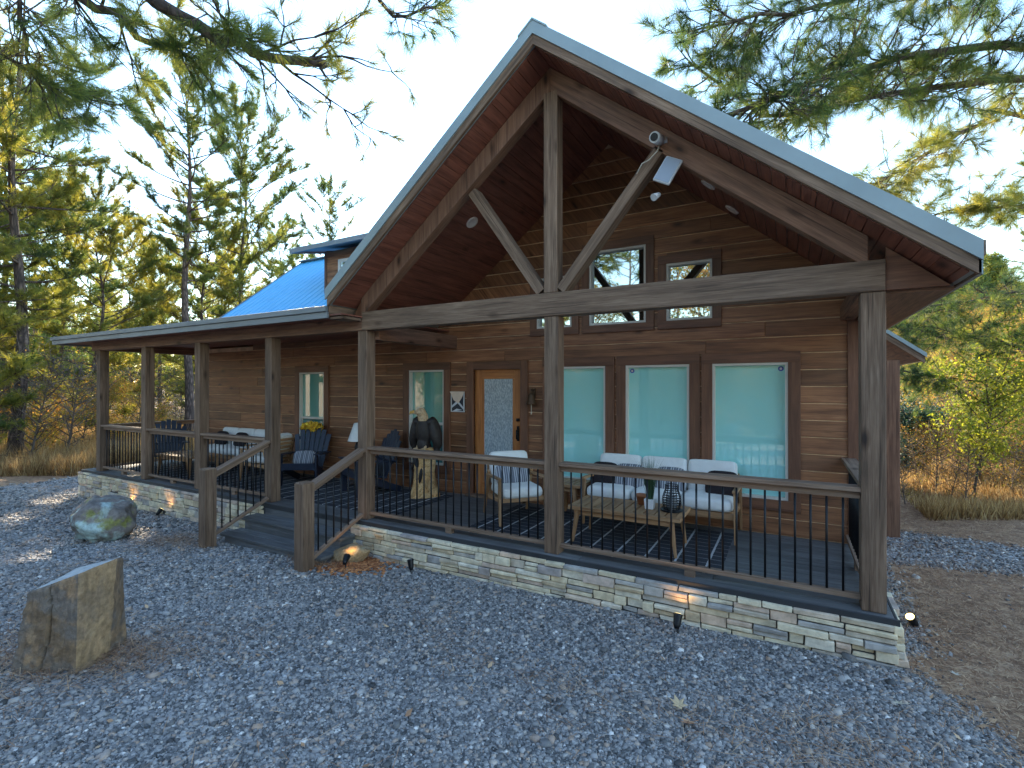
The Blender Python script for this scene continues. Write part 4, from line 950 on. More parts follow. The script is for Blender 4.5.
blob([((-.16, -.1, .5), (.03, .03, .16), (0, .5, 0)), ((-.19, -.1, .3), (.035, .03, .13), (0, .1, 0)), ((-.06, -.17, .6), (.05, .035, .12), (0, -.3, 0)), ((.03, -.17, .36), (.03, .03, .13), (0, .15, 0))], 'branch', 'eagledark', eg)
eb = blob([((0, -.03, 1.02), (.125, .12, .26), (.15, 0, 0)), ((0, -.05, .84), (.1, .1, .12), (0, 0, 0)), ((-.19, .02, 1.03), (.085, .12, .27), (.1, .2, .2)), ((.19, .02, 1.03), (.085, .12, .27), (.1, -.2, -.2)), ((-.12, .0, 1.2), (.1, .1, .07), (0, .5, 0)), ((.12, .0, 1.2), (.1, .1, .07), (0, -.5, 0)), ((0, .08, .78), (.08, .05, .2), (.3, 0, 0)), ((-.2, .03, .82), (.05, .07, .2), (.1, .1, 0)), ((.2, .03, .82), (.05, .07, .2), (.1, -.1, 0))], 'body', 'eagledark', eg)
blob([((0, -.05, 1.27), (.085, .085, .12), (0, 0, 0)), ((-.02, -.08, 1.36), (.08, .085, .075), (0, 0, 0)), ((-.11, -.11, 1.36), (.05, .03, .03), (0, -.1, .3))], 'head', 'eaglehead', eg, .01)
m_ = MB(); m_.tube([(-.12, -.115, 1.37), (-.18, -.135, 1.36), (-.2, -.14, 1.325)], [.03, .022, .004], 10); m_.build('beak', plain('beak_yellow', (.6, .35, .08), .5), eg)
for sx in (-1, 1):
    m_ = MB(); m_.tube([(sx * .06, -.08, .84), (sx * .07, -.11, .78)], [.03, .025], 8)
    for k_ in (-1, 0, 1): m_.tube([(sx * .07, -.11, .79), (sx * .07 + k_ * .03, -.17, .78), (sx * .07 + k_ * .035, -.19, .74)], [.016, .012, .003], 6)
    m_.build('talon', 'eaglehead', eg)

# ---------------------------------------------------------------- yard: rocks, lamps, leaves
def rock_mesh(name, mat, shape, amp, seed, sub=5, flatz=None):
    import bmesh
    bm = bmesh.new(); bmesh.ops.create_icosphere(bm, subdivisions=sub, radius=1)
    rr = random.Random(seed); planes = [(Vector((rr.gauss(0, 1), rr.gauss(0, 1), rr.gauss(0, .8))).normalized(), rr.uniform(.74, .93)) for _ in range(15)]
    for v in bm.verts:
        p = v.co.copy()
        for n_, d_ in planes:
            q = p.dot(n_)
            if q > d_: p -= n_ * (q - d_) * .92
        p *= 1 + amp * noise.fractal(p * 2.2 + Vector((seed, 0, 0)), .8, 2.0, 5); v.co = Vector((p.x * shape[0], p.y * shape[1], p.z * shape[2]))
    me = bpy.data.meshes.new(name); bm.to_mesh(me); bm.free(); me.materials.append(M[mat])
    for p_ in me.polygons: p_.use_smooth = True
    o = bpy.data.objects.new(name, me); COL.objects.link(o); return o
bo = rock_mesh('boulder', 'boulder', (.42, .42, .38), .12, 31); bo.location = (-8.72, -1.42, -.18); bo.rotation_euler = (R(4), R(6), R(20)); tag(bo, 'round lichen covered boulder lying left of the steps', 'boulder')
br = rock_mesh('garden_rock', 'rocktan', (.3, .15, .14), .1, 5, 4); br.location = (-4.84, -.36, -.34); br.rotation_euler = (0, R(-18), R(10)); tag(br, 'tan rock lit by a lamp beside the right stair rail', 'rock')
# tall standing stone, faceted column with a sloping pale top
import bmesh
def standing_stone():
    def crack(u, v):
        if u >= 1.02: return .02 * noise.noise(Vector((u * 9, v * 3, 1)))
        c_ = .40 + .1 * math.sin(v * 4.2 - 1) + .03 * noise.noise(Vector((v * 7, 0, 3))) if v > .28 else .40 + .1 * math.sin(.28 * 4.2 - 1) - (.28 - v) * .3
        wd = .022 + .06 * max(0, .45 - v); d = abs(u - c_)
        return -.16 * max(0, 1 - d / wd) ** .6 + (.035 if u < c_ else -.012) + .03 * noise.fractal(Vector((u * 12, v * 9, 5)), .8, 2, 4)
    # corners of the top/bottom polygons, local metres; built from where its edges stand on the ground
    B = [(-4.66, -3.53), (-4.28, -3.30), (-4.44, -3.05), (-4.6, -2.86), (-4.9, -3.1)]
    Tt = [(-4.60, -3.44, .36), (-4.265, -3.29, .49), (-4.42, -3.0, .487), (-4.58, -2.9, .44), (-4.80, -3.1, .385)]
    bm = bmesh.new(); nz = 48; rings = []; NS = 26
    outline = lambda P: [Vector(P[i]).lerp(Vector(P[(i + 1) % len(P)]), k / NS) for i in range(len(P)) for k in range(NS)]
    b0 = outline([(x_, y_, -.34) for x_, y_ in B]); t0 = outline(Tt)
    for j in range(nz + 1):
        ring = []
        for i_, (a_, c_) in enumerate(zip(b0, t0)):
            p = a_.lerp(c_, j / nz); cc = Vector((-4.56, -3.16, p.z)); dv = (p - cc); k = 1 + .045 * noise.fractal(p * 5, .9, 2, 4) + crack(i_ / NS, j / nz)
            edge = .03 if j == nz else 0
            ring.append(bm.verts.new(cc + dv * (k - edge)))
        rings.append(ring)
    n = len(b0)
    for j in range(nz):
        for i in range(n):
            f = bm.faces.new((rings[j][i], rings[j][(i + 1) % n], rings[j + 1][(i + 1) % n], rings[j + 1][i])); f.material_index = 2 if NS <= i < 2 * NS else 0
    top = [v.co.copy() for v in rings[-1]]; c_ = sum(top, Vector()) / n; prev = rings[-1]
    for s_ in (.7, .4):
        r_ = [bm.verts.new(c_ + (p - c_) * s_ + Vector((0, 0, .012 * noise.noise(p * 9 * s_)))) for p in top]
        for i in range(n):
            f = bm.faces.new((prev[i], prev[(i + 1) % n], r_[(i + 1) % n], r_[i])); f.material_index = 1
        prev = r_
    f = bm.faces.new(prev); f.material_index = 1
    bmesh.ops.recalc_face_normals(bm, faces=bm.faces)
    me = bpy.data.meshes.new('standing_stone'); bm.to_mesh(me); bm.free(); me.materials.append(M['standing_stone']); me.materials.append(M['stonetop']); me.materials.append(M['stone_tan'])
    o = bpy.data.objects.new('standing_stone', me); COL.objects.link(o); return tag(o, 'tall brown upright stone with a cracked face and pale sloping top', 'stone')
standing_stone()
def spot(loc, aim, lab, lit, energy=0):
    r_ = empty('landscape_light', loc, label=lab, cat='garden light', group='black landscape spotlights')
    d_ = Vector(aim).normalized(); m_ = MB(); m_.tube([(0, 0, -.12), (0, 0, .07)], .008, 6); m_.build('stake', 'black', r_)
    c_ = Vector((0, 0, .1)); m_ = MB(); m_.tube([c_ - d_ * .06, c_ - d_ * .03, c_ + d_ * .05, c_ + d_ * .062], [.018, .03, .038, .042], 14); m_.build('lamp_head', 'black', r_)
    m_ = MB(); m_.tube([c_ + d_ * .0625, c_ + d_ * .065], .034, 14); m_.build('lens', 'lens' if lit else 'grey_plastic', r_)
    if lit and energy:
        l_ = bpy.data.lights.new('lamp_glow', 'SPOT'); l_.energy = energy * .22; l_.color = (1, .55, .18); l_.spot_size = R(105); l_.spot_blend = .7; l_.shadow_soft_size = .03
        lo = bpy.data.objects.new('lamp_glow', l_); COL.objects.link(lo); lo.parent = r_; lo.location = c_ + d_ * .09; lo.rotation_euler = (-d_).to_track_quat('Z', 'Y').to_euler()
    return r_
def G(x, y, dz=.0): return (x, y, float(gz(x, y)) + dz)
spot(G(-10.9, -.28), (0, 1, 1.0), 'black spotlight behind the lichen boulder washing the stone base', True, 3)
spot(G(-9.6, -.28), (0, 1, 1.2), 'black spotlight between the boulder and the left stair post', True, 3)
spot(G(-8.0, -.32), (-.3, .6, .6), 'black spotlight lying closest to the left stair post', False)
spot(G(-3.89, -.3), (-.4, .3, 1.0), 'unlit black spotlight on the gravel right of the steps', False)
spot(G(-.86, -.33), (0, .75, 1.0), 'black spotlight lighting the stone base under the right bay', True, 3)
spot(G(.95, .78, -.05), (-.35, -.35, .6), 'yellow glowing spotlight in the brown litter past the porch corner', True, 2)
spot(G(-4.62, -.62, .02), (-.35, .6, .35), 'spotlight lighting the tan rock beside the steps', True, 2.5)
def leaf(loc, rz, s_, col, lab, i):
    V = []; lobes = [(0, 1.0), (.5, .45), (.9, .85), (1.35, .35), (1.9, .7), (2.5, .3), (math.pi, .55)]
    pts = [(s_ * r_ * math.sin(a_), s_ * r_ * math.cos(a_)) for a_, r_ in lobes] + [(-s_ * r_ * math.sin(a_), s_ * r_ * math.cos(a_)) for a_, r_ in lobes[-2:0:-1]]
    m_ = MB(); c0 = (0, 0, .004); 
    top = [(x_, y_, .35 * s_ * ((x_ / s_) ** 2 + .3 * (y_ / s_) ** 2) + .004) for x_, y_ in pts]
    b0 = m_.add([c0] + top); n = len(top)
    for k_ in range(n): m_.face((b0, b0 + 1 + k_, b0 + 1 + (k_ + 1) % n), [(0, 0)] * 3, .5)
    m_.tube([(0, -s_ * .5, .008), (.005, -s_ * 1.1, .012)], .0015, 5)
    o = m_.build('fallen_leaf', plain('leaf_' + str(i), col, .8, 0, 30, .2)); o.location = loc; o.rotation_euler = (random.uniform(-.2, .2), random.uniform(-.2, .2), rz)
    sd_ = o.modifiers.new('thick', 'SOLIDIFY'); sd_.thickness = .0012
    return tag(o, lab, 'leaf', 'fallen leaves on the gravel')
leaf(G(-.62, -1.53, .035), .6, .08, (.52, .38, .22), 'largest pale tan leaf lying in the middle of the gravel', 0)
leaf(G(-.53, -1.68, .03), 2.4, .065, (.45, .24, .13), 'orange brown leaf touching the large pale one', 1)
leaf(G(.62, -.75, .03), 1.4, .045, (.5, .45, .33), 'pale leaf on the gravel near the porch corner', 2)
leaf(G(-4.6, -.95, .03), 2.2, .045, (.42, .2, .1), 'brown leaf on the gravel in front of the right newel', 3)
leaf(G(1.05, -.05, .03), .2, .05, (.45, .4, .32), 'pale leaf in the brown litter by the lamp', 4)
leaf(G(-.3, -.95, .03), 4, .04, (.5, .47, .4), 'cream leaf on the gravel below the right porch bay', 5)

# ---------------------------------------------------------------- trees
def curve_pts(p0, d0, L, n, bend, rr, wob=.1):
    pts = [np.array(p0, float)]; d_ = np.array(d0, float); d_ /= np.linalg.norm(d_)
    for i in range(n):
        d_ = d_ + np.array([rr.gauss(0, wob), rr.gauss(0, wob), bend / n + rr.gauss(0, wob * .6)]); d_ /= np.linalg.norm(d_); pts.append(pts[-1] + d_ * L / n)
    return pts
def needle_mesh(name, C, D, npt, L, wd, mat, rnd, parent, r, cone=1.0):
    """C tuft centres, D tuft directions"""
    n = len(C); C = np.repeat(C, npt, 0); D = np.repeat(D, npt, 0); rn = np.repeat(rnd, npt); m = len(C)
    s_ = r.random(m)[:, None] * -.9 * L * .6; v = r.normal(size=(m, 3)); v /= np.linalg.norm(v, axis=1, keepdims=True)
    d_ = D * r.uniform(.25, 1.3, (m, 1)) + v * cone * .8; d_ /= np.linalg.norm(d_, axis=1, keepdims=True)
    b = C + D * s_; q = np.cross(d_, r.normal(size=(m, 3))); q /= np.linalg.norm(q, axis=1, keepdims=True) + 1e-9
    ln = L * r.uniform(.65, 1.1, (m, 1)); tip = b + d_ * ln; tip[:, 2] -= ln[:, 0] * .08
    V = np.stack([b - q * wd / 2, b + q * wd / 2, tip], 1).reshape(-1, 3)
    return npmesh(name, V, np.arange(m * 3).reshape(-1, 3), mat, np.repeat(np.clip(rn + r.normal(0, .07, m), 0, 1), 3), parent)
def pine(seed, H, r0, cb, nl, Lmax, npt, nL, wd, parent, yellow=.45, dens=1.0, lean=0):
    rr = random.Random(seed); r = np.random.default_rng(seed); mb = MB(); random.seed(seed)
    tr = [Vector((lean * (i / 12) ** 1.5 * H + .12 * math.sin(i * .9 + seed), .1 * math.cos(i * .7 + seed), H * i / 12 - .3 * (i == 0))) for i in range(13)]
    mb.tube(tr, [r0 * (1.25 if i == 0 else 1 - i / 12.6) for i in range(13)], 12)
    C, D, Q = [], [], []
    def at(h): k = min(11.999, h / H * 12); i = int(k); return tr[i].lerp(tr[i + 1], k - i)
    for i in range(nl):
        f = (i + rr.random()) / nl; h = H * (cb + (1 - cb) * f ** .9); az = i * 2.4 + rr.uniform(-.5, .5)
        prof = (math.sin(math.pi * min(1, (1 - f) * .85 + .12)) ** .7) * (1 - .25 * f); L = Lmax * prof * rr.uniform(.65, 1.15) + .3
        el = R(-8 + 55 * f + rr.uniform(-8, 12)); p0 = at(h); d0 = (math.cos(az) * math.cos(el), math.sin(az) * math.cos(el), math.sin(el))
        pts = curve_pts(p0, d0, L, 6, rr.uniform(.1, .55), rr, .1); rb = r0 * .2 * (1 - f * .7) + .012
        mb.tube(pts, [rb * (1 - k / 6.8) for k in range(7)], 6, cap=False)
        nt_ = int((3 + L * 3.2) * dens); hue = yellow + rr.gauss(0, .12)
        for k in range(nt_):
            t_ = rr.uniform(.32, 1) ** .8 * 6; j = min(5, int(t_)); p = pts[j] + (pts[j + 1] - pts[j]) * (t_ - j); dl = pts[j + 1] - pts[j]; dl /= np.linalg.norm(dl)
            sd_ = np.cross(dl, [0, 0, 1]) * rr.choice((-1, 1)); td = dl * rr.uniform(.3, 1.0) + sd_ * rr.uniform(.3, 1.1) + np.array([0, 0, rr.uniform(-.1, .6)]); TL = rr.uniform(.25, .75) * (.5 + .5 * L / Lmax)
            tp_ = curve_pts(p, td, TL, 3, .4, rr, .12); mb.tube(tp_, [.011, .009, .007, .004], 4, cap=False)
            for q in ((1, 2, 3) if rr.random() < .75 else (2, 3)):
                e = tp_[q] - tp_[q - 1]; C.append(tp_[q]); D.append(e / np.linalg.norm(e)); Q.append(hue + rr.gauss(0, .1))
                if q > 1 and rr.random() < .6:
                    s2_ = np.array([rr.gauss(0, 1), rr.gauss(0, 1), rr.uniform(0, 1)]); s2_ /= np.linalg.norm(s2_); C.append(tp_[q] + s2_ * .16); D.append(s2_); Q.append(hue + rr.gauss(0, .1))
    # dead stubs below the crown
    for i in range(7):
        az = rr.uniform(0, 6.28); p0 = at(H * cb * rr.uniform(.35, 1)); pts = curve_pts(p0, (math.cos(az), math.sin(az), .1), rr.uniform(.4, 1.8), 4, -.3, rr, .2); mb.tube(pts, [.02, .014, .01, .006, .003], 5, cap=False)
    mb.build('trunk', 'bark', parent); needle_mesh('crown', np.array(C), np.array(D), npt, nL, wd, 'needles', np.array(Q), parent, r)
LB = 'pine trees around the cabin'
protos = []
specs = [(11, 17, .2, .3, 46, 3.6, 24, .24, .014, .55), (12, 15, .17, .2, 70, 4.0, 28, .24, .014, .6), (13, 19, .22, .42, 56, 3.6, 26, .26, .015, .55), (14, 9, .1, .06, 60, 2.7, 28, .22, .014, .8)]
def T(u, t):
    q = (u - 512) / 495; return (-.4896 + .872 * q) * t, -4.8 + (.872 + .4896 * q) * t
P0 = []
for i, (sd_, H, r0, cb, nl, Lm, npt, nL, wd, ye) in enumerate(specs):
    e = empty('pine_tree', (0, 0, 0), cat='pine tree', group=LB); pine(sd_, H, r0, cb, nl, Lm, npt, nL, wd, e, ye, 1.5); P0.append(e)
used = [False] * 4
def place_pine(k, u, t, s_, rz, lab, xy=None):
    x_, y_ = T(u, t) if xy is None else xy; loc = (x_, y_, float(gz(x_, y_)) - .05)
    if not used[k]: used[k] = True; e = P0[k]; e.location = loc; e.rotation_euler = (0, 0, rz); e.scale = (s_,) * 3; e['label'] = lab
    else: e = dup(P0[k], loc, rz, lab, LB, s_)
    return e
place_pine(0, 17, 15.5, .95, .4, 'large dark trunked pine at the far left edge, its limbs reaching over the yard')
place_pine(1, 243, 27, 1.12, 1.0, 'tall full pine rising just left of the blue roof dormer')
place_pine(0, 330, 36, .98, 2.0, 'narrow pine whose top shows right beside the white sun glare')
place_pine(3, 98, 21, 1.15, .3, 'bushy yellow green young pine left of the porch eave')
place_pine(2, 187, 22, .9, 1.2, 'straight bare trunk pine seen between the left porch posts')
place_pine(1, 60, 25, .8, 4.0, 'mid sized pine behind the edge pine, left of the young one')
place_pine(1, 160, 33, .75, 5.0, 'grey green pine behind the far corner of the porch roof')
place_pine(3, 205, 26, 1.25, 3.1, 'yellow lit young pine behind the porch roof left of the tall one')
place_pine(2, 35, 34, .85, 2.2, 'distant tall pine at the far left')
place_pine(3, 130, 42, 1.6, 2.2, 'distant yellow pine behind the left porch corner')
place_pine(0, 5, 24, 1.0, 5.1, 'tall pine partly outside the left edge of the view')
place_pine(2, 280, 40, .8, .6, 'thin pine between the two tallest pines behind the roof')
place_pine(1, 300, 48, .95, 2.6, 'far pine behind the dormer')
place_pine(3, 230, 50, 1.7, 4.4, 'far bushy pine at the middle of the left woods')
place_pine(0, 90, 50, .95, 1.4, 'far pine in the gap of the left woods')
for i, (k, x_, y_, s_) in enumerate(((1, -19, -5, .9), (3, -17.5, -8, 1.1), (2, -22, -3.5, .95), (1, -26, -1, 1.0), (0, -27, -6.5, .9), (3, -21, -.2, 1.2), (2, -31, -3, 1.1), (0, -33, -8, 1.05), (1, -30, 3, 1.1), (3, -24.5, -4, 1.5), (1, -36, 0, 1.1), (0, -29, -12, 1.1))):  # unseen pines added left of the view to keep sun off the yard
    place_pine(k, 0, 0, s_, i * 1.7, 'unseen pine added beyond the left edge to shade the yard', (x_, y_))
# right side, beyond the house
for (k, u, t, s_, rz, lab) in ((3, 912, 26, .5, 0, 'small green pine on the hillside right of the lower roof'), (0, 1085, 30, .8, 1, 'tall pine beyond the right edge'), (1, 1075, 22, .7, 2, 'mid sized pine beyond the right edge')):
    place_pine(k, u, t, s_, rz, lab)
# behind the camera: what the glass reflects
rb = [(-9, -23, 0), (1, -20, 3), (6, -26, 1), (13, -22, 3), (-15, -26, 1), (-20, -18, 3), (-8, -33, 0), (18, -14, 3), (-3, -30, 1)]
for i, (x_, y_, k) in enumerate(rb):
    side = ['nearest', 'second', 'third', 'fourth', 'fifth'][i % 5]
    place_pine(k, 0, 0, (.75, .9, 1.0)[i % 3], i * 1.1, 'pine across the yard behind the viewer, mirrored in the windows', (x_, y_))

def leafy(name, seed, H, Rr, nleaf, ls, mat, trunk_r, parent, limbs=12, cb=.25, flat=1.0, bare=0):
    rr = random.Random(seed); r = np.random.default_rng(seed); mb = MB(); random.seed(seed)
    tr = curve_pts((0, 0, -.1), (rr.gauss(0, .05), rr.gauss(0, .05), 1), H * .9, 8, 0, rr, .03); mb.tube(tr, [trunk_r * (1 - k / 9) for k in range(9)], 7)
    C = []
    for i in range(limbs):
        f = (i + rr.random()) / limbs; t_ = (cb + (1 - cb) * f) * 8; j = min(7, int(t_)); p = tr[j] + (tr[j + 1] - tr[j]) * (t_ - j); az = i * 2.4
        L = Rr * rr.uniform(.6, 1.15) * math.sin(math.pi * min(1, .2 + .75 * (1 - f))) + .1
        pts = curve_pts(p, (math.cos(az), math.sin(az), rr.uniform(.2, .9)), L, 5, .3 * flat, rr, .15); mb.tube(pts, [trunk_r * .4 * (1 - k / 5.6) + .002 for k in range(6)], 5, cap=False)
        for k in range(5):
            q = pts[rr.randint(1, 5)]; tw = curve_pts(q, (rr.gauss(0, 1), rr.gauss(0, 1), rr.uniform(0, 1)), L * rr.uniform(.25, .55), 3, .2, rr, .2); mb.tube(tw, [.006, .005, .004, .002], 4, cap=False); C += tw[1:] + [pts[-1]]
    mb.build('trunk', 'twig' if bare else 'bark', parent)
    C = np.array(C); idx = r.integers(0, len(C), nleaf); P = C[idx] + r.normal(0, Rr * .11, (nleaf, 3)); hue = r.random(len(C))[idx]
    a_ = r.normal(size=(nleaf, 3)); a_ /= np.linalg.norm(a_, axis=1, keepdims=True); b_ = np.cross(a_, r.normal(size=(nleaf, 3))); b_ /= np.linalg.norm(b_, axis=1, keepdims=True)
    s_ = ls * r.uniform(.6, 1.2, (nleaf, 1))
    if nleaf: npmesh('crown', np.stack([P - a_ * s_, P - b_ * s_ * .55, P + a_ * s_, P + b_ * s_ * .55], 1).reshape(-1, 3), np.arange(nleaf * 4).reshape(-1, 4), mat, np.repeat(np.clip(hue * .7 + .3 * r.random(nleaf), 0, 1), 4), parent)
LS = [('autumn', 21, 5.5, 2.2, 9000, .055, 'autumn', .06, 26, .15), ('green', 22, 3.2, 1.3, 4200, .045, 'greenleaf', .028, 22, .3), ('bush', 23, 1.9, 1.3, 5200, .04, 'autumn', .03, 26, .05), ('juniper', 24, 1.7, .75, 9000, .035, 'juniper', .04, 34, .02), ('bare', 25, 3.4, 1.5, 350, .04, 'autumn', .035, 40, .1)]
LP = {}
for (nm, sd_, H, Rr, nl_, ls, mt, tr_, lm, cb) in LS:
    kind = {'autumn': 'autumn_tree', 'green': 'sapling', 'bush': 'autumn_bush', 'juniper': 'juniper_bush', 'bare': 'bare_shrub'}[nm]
    e = empty(kind, (0, 0, 0), cat={'autumn': 'tree', 'green': 'sapling', 'bush': 'bush', 'juniper': 'bush', 'bare': 'shrub'}[nm]); leafy(nm, sd_, H, Rr, nl_, ls, mt, tr_, e, lm, cb, bare=(nm == 'bare')); LP[nm] = [e, False]
def place_leafy(nm, u, t, s_, rz, lab, grp=None, xy=None):
    x_, y_ = T(u, t) if xy is None else xy; e, us = LP[nm]; loc = (x_, y_, float(gz(x_, y_)) - .03)
    if not us: LP[nm][1] = True; e.location = loc; e.rotation_euler = (0, 0, rz); e.scale = (s_,) * 3; e['label'] = lab
    else: e = dup(e, loc, rz, lab, None, s_)
    if grp: e['group'] = grp
    elif 'group' in e: del e['group']
    return e
place_leafy('green', 972, 9.3, .88, .5, 'slender yellow green sapling standing at the edge of the right gravel')
place_leafy('juniper', 906, 11.5, .95, .5, 'blue green juniper bush just right of the rear porch post')
rr = random.Random(5)
hg = 'autumn bushes on the right hillside'; i = 0
for (nm, u, t, s_) in (('autumn', 1022, 13, .5), ('autumn', 950, 22, .42), ('bush', 930, 14, .8), ('bush', 990, 13, .7), ('bush', 1022, 10.8, .6), ('bush', 960, 17, .8), ('autumn', 905, 26, .5), ('autumn', 985, 30, .6), ('bush', 915, 18, .8), ('green', 925, 19, .7), ('green', 1000, 20, .9), ('autumn', 1040, 19, .7), ('bare', 955, 11.5, .5), ('bare', 1005, 10.5, .5), ('bare', 920, 13.5, .5), ('bush', 900, 24, .9), ('autumn', 935, 34, .6), ('green', 970, 26, .9), ('autumn', 1015, 40, .8), ('bush', 1030, 16, .9), ('bush', 980, 19, .8), ('green', 1018, 15, .6), ('bare', 985, 15, .7), ('bush', 940, 27, 1.0), ('autumn', 900, 40, .7), ('autumn', 970, 45, .8), ('bare', 940, 17, .7), ('bare', 1010, 18, .8), ('bush', 1000, 27, 1), ('autumn', 1000, 26, .55), ('bare', 965, 22, .8)):
    place_leafy(nm, u, t, s_, rr.uniform(0, 6.28), {'autumn': 'leafy autumn tree', 'bush': 'orange and yellow bush', 'green': 'yellow green leafy sapling', 'bare': 'bare twiggy shrub'}[nm] + ' on the sunlit right hillside', {'autumn': 'autumn trees on the right hillside', 'bush': hg, 'green': 'leafy saplings on the right hillside', 'bare': 'bare shrubs on the right hillside'}[nm])
for i in range(44):
    nm = ('bush', 'green', 'bare', 'bush', 'autumn', 'bare')[i % 6]; t_ = 9.8 + 24 * (i / 44) ** 1.2
    place_leafy(nm, rr.uniform(897, 1050), t_, rr.uniform(.35, .7) * (.6 if nm == 'autumn' else 1), rr.uniform(0, 6.28), {'autumn': 'leafy autumn tree', 'bush': 'orange and yellow bush', 'green': 'yellow green leafy sapling', 'bare': 'bare twiggy shrub'}[nm] + ' on the sunlit right hillside', {'autumn': 'autumn trees on the right hillside', 'bush': hg, 'green': 'leafy saplings on the right hillside', 'bare': 'bare shrubs on the right hillside'}[nm])
for i in range(9): place_leafy('bare', 905 + i * 15, 8.9 + (i * 7 % 4) * .45, .3 + (i % 3) * .06, i * 1.3, 'bare twiggy shrub on the sunlit right hillside', 'bare shrubs on the right hillside')
for i in range(16): place_leafy('bush', 0, 0, rr.uniform(1, 1.6), i, 'leafy bush across the yard behind the viewer', 'bushes mirrored in the windows', (-18 + i * 1.9, -10 - (i * 5 % 3) * 1.1))
lu = [(8, 17), (30, 15.5), (48, 18), (66, 16.5), (80, 19), (95, 22), (112, 20), (122, 25), (138, 22), (152, 24), (166, 26), (180, 28), (20, 22), (55, 24), (75, 27), (105, 30), (130, 31), (175, 34), (195, 25), (-15, 16), (-40, 18), (40, 29), (145, 36), (90, 36), (10, 30)]
for i, (u, t) in enumerate(lu):
    nm = ('bare', 'bare', 'bush', 'bare', 'bare', 'bare', 'autumn')[i % 7]
    place_leafy(nm, u, t, rr.uniform(.75, 1.25) * (.55 if nm == 'autumn' else 1), rr.uniform(0, 6.28), {'autumn': 'thin autumn tree', 'bush': 'low russet bush', 'bare': 'bare tangled shrub'}[nm] + ' in the undergrowth left of the porch', {'autumn': 'autumn trees left of the porch', 'bush': 'russet bushes left of the porch', 'bare': 'bare shrubs left of the porch'}[nm])
for i in range(22): place_leafy(('green', 'autumn', 'green')[i % 3], 0, 0, rr.uniform(1.0, 1.5), i, 'leafy tree across the yard behind the viewer', 'leafy trees mirrored in the windows', (-24 + i * 2.1, -12.5 - (i * 7 % 5) * 1.3))

# far woods, dry grass and ground cover
def farwood():
    r = np.random.default_rng(99); C, D, Q = [], [], []
    mb = MB(); random.seed(99)
    for i in range(330):
        if i < 200: u, t = random.uniform(-250, 420), random.uniform(48, 95)
        else: u, t = random.uniform(820, 1150), random.uniform(45, 90)
        x_, y_ = T(u, t); z_ = float(gz(x_, y_)); H = random.uniform(7, 13) if i < 200 else random.uniform(5, 10)
        mb.tube([(x_, y_, z_ - .5), (x_, y_, z_ + H)], [.16, .04], 5)
        n = 220; h = r.random(n) ** .8; a_ = r.random(n) * 6.28; rad = (1 - h * .8) * 3.0 * r.random(n) ** .5
        C.append(np.stack([x_ + np.cos(a_) * rad, y_ + np.sin(a_) * rad, z_ + .4 + h * H], 1)); d_ = r.normal(size=(n, 3)); d_[:, 2] = abs(d_[:, 2]); d_ /= np.linalg.norm(d_, axis=1, keepdims=True); D.append(d_); Q.append(np.full(n, r.uniform(.2, .9)) + r.normal(0, .1, n))
    wr = empty('far_woods', (0, 0, 0)); tag(wr, 'distant belt of mixed pine woods beyond the trees', 'woods', kind='stuff')
    mb.build('trunk', 'bark', wr)['kind'] = 'stuff'; needle_mesh('crown', np.concatenate(C), np.concatenate(D), 9, .85, .1, 'needles', np.concatenate(Q), wr, r, 1.4)['kind'] = 'stuff'
farwood()
def cover(name, n, sel, h, wd, mat, lab, cat, seed):
    r = np.random.default_rng(seed); x_, y_ = sel(r, n); n = len(x_); hh = h * r.uniform(.35, 1.2, n) * (.4 + .9 * np.array([max(0, .5 + noise.noise((a_ * .5, b_ * .5, 7))) for a_, b_ in zip(x_, y_)])); az = r.uniform(0, 6.28, n)
    b = np.stack([x_, y_, gz(x_, y_) - .02], 1); s_ = np.stack([np.cos(az), np.sin(az), 0 * az], 1) * (wd * r.uniform(.6, 1.3, n))[:, None]; le = np.stack([r.normal(0, .28, n) * hh, r.normal(0, .28, n) * hh, hh], 1)
    V = np.stack([b - s_, b + s_, b + le], 1).reshape(-1, 3); o = npmesh(name, V, np.arange(n * 3).reshape(-1, 3), mat, np.repeat(r.random(n), 3)); return tag(o, lab, cat, kind='stuff')
def selL(r, n):
    u = r.uniform(-120, 215, n); t = 13.5 + 22 * r.random(n) ** 1.4; q = (u - 512) / 495; x_ = (-.4896 + .872 * q) * t; y_ = -4.8 + (.872 + .4896 * q) * t
    k = (gmask(x_, y_) < .3) & (x_ < -15.5); return x_[k], y_[k]
cover('dry_grass', 60000, selL, .75, .012, 'drygrass', 'tall golden dead grass at the woods edge left of the porch', 'grass', 41)
def selR(r, n):
    u = r.uniform(880, 1130, n); t = 7.8 + 28 * r.random(n) ** 1.3; q = (u - 512) / 495; x_ = (-.4896 + .872 * q) * t; y_ = -4.8 + (.872 + .4896 * q) * t
    k = (gmask(x_, y_) < .3) & (x_ > 1.9) & (y_ > 4.9 - .3 * x_ + r.exponential(.7, len(x_)) - .4); return x_[k], y_[k]
cover('hillside_grass', 70000, selR, .32, .01, 'drygrass', 'straw coloured dead grass and brush on the right hillside', 'grass', 42)

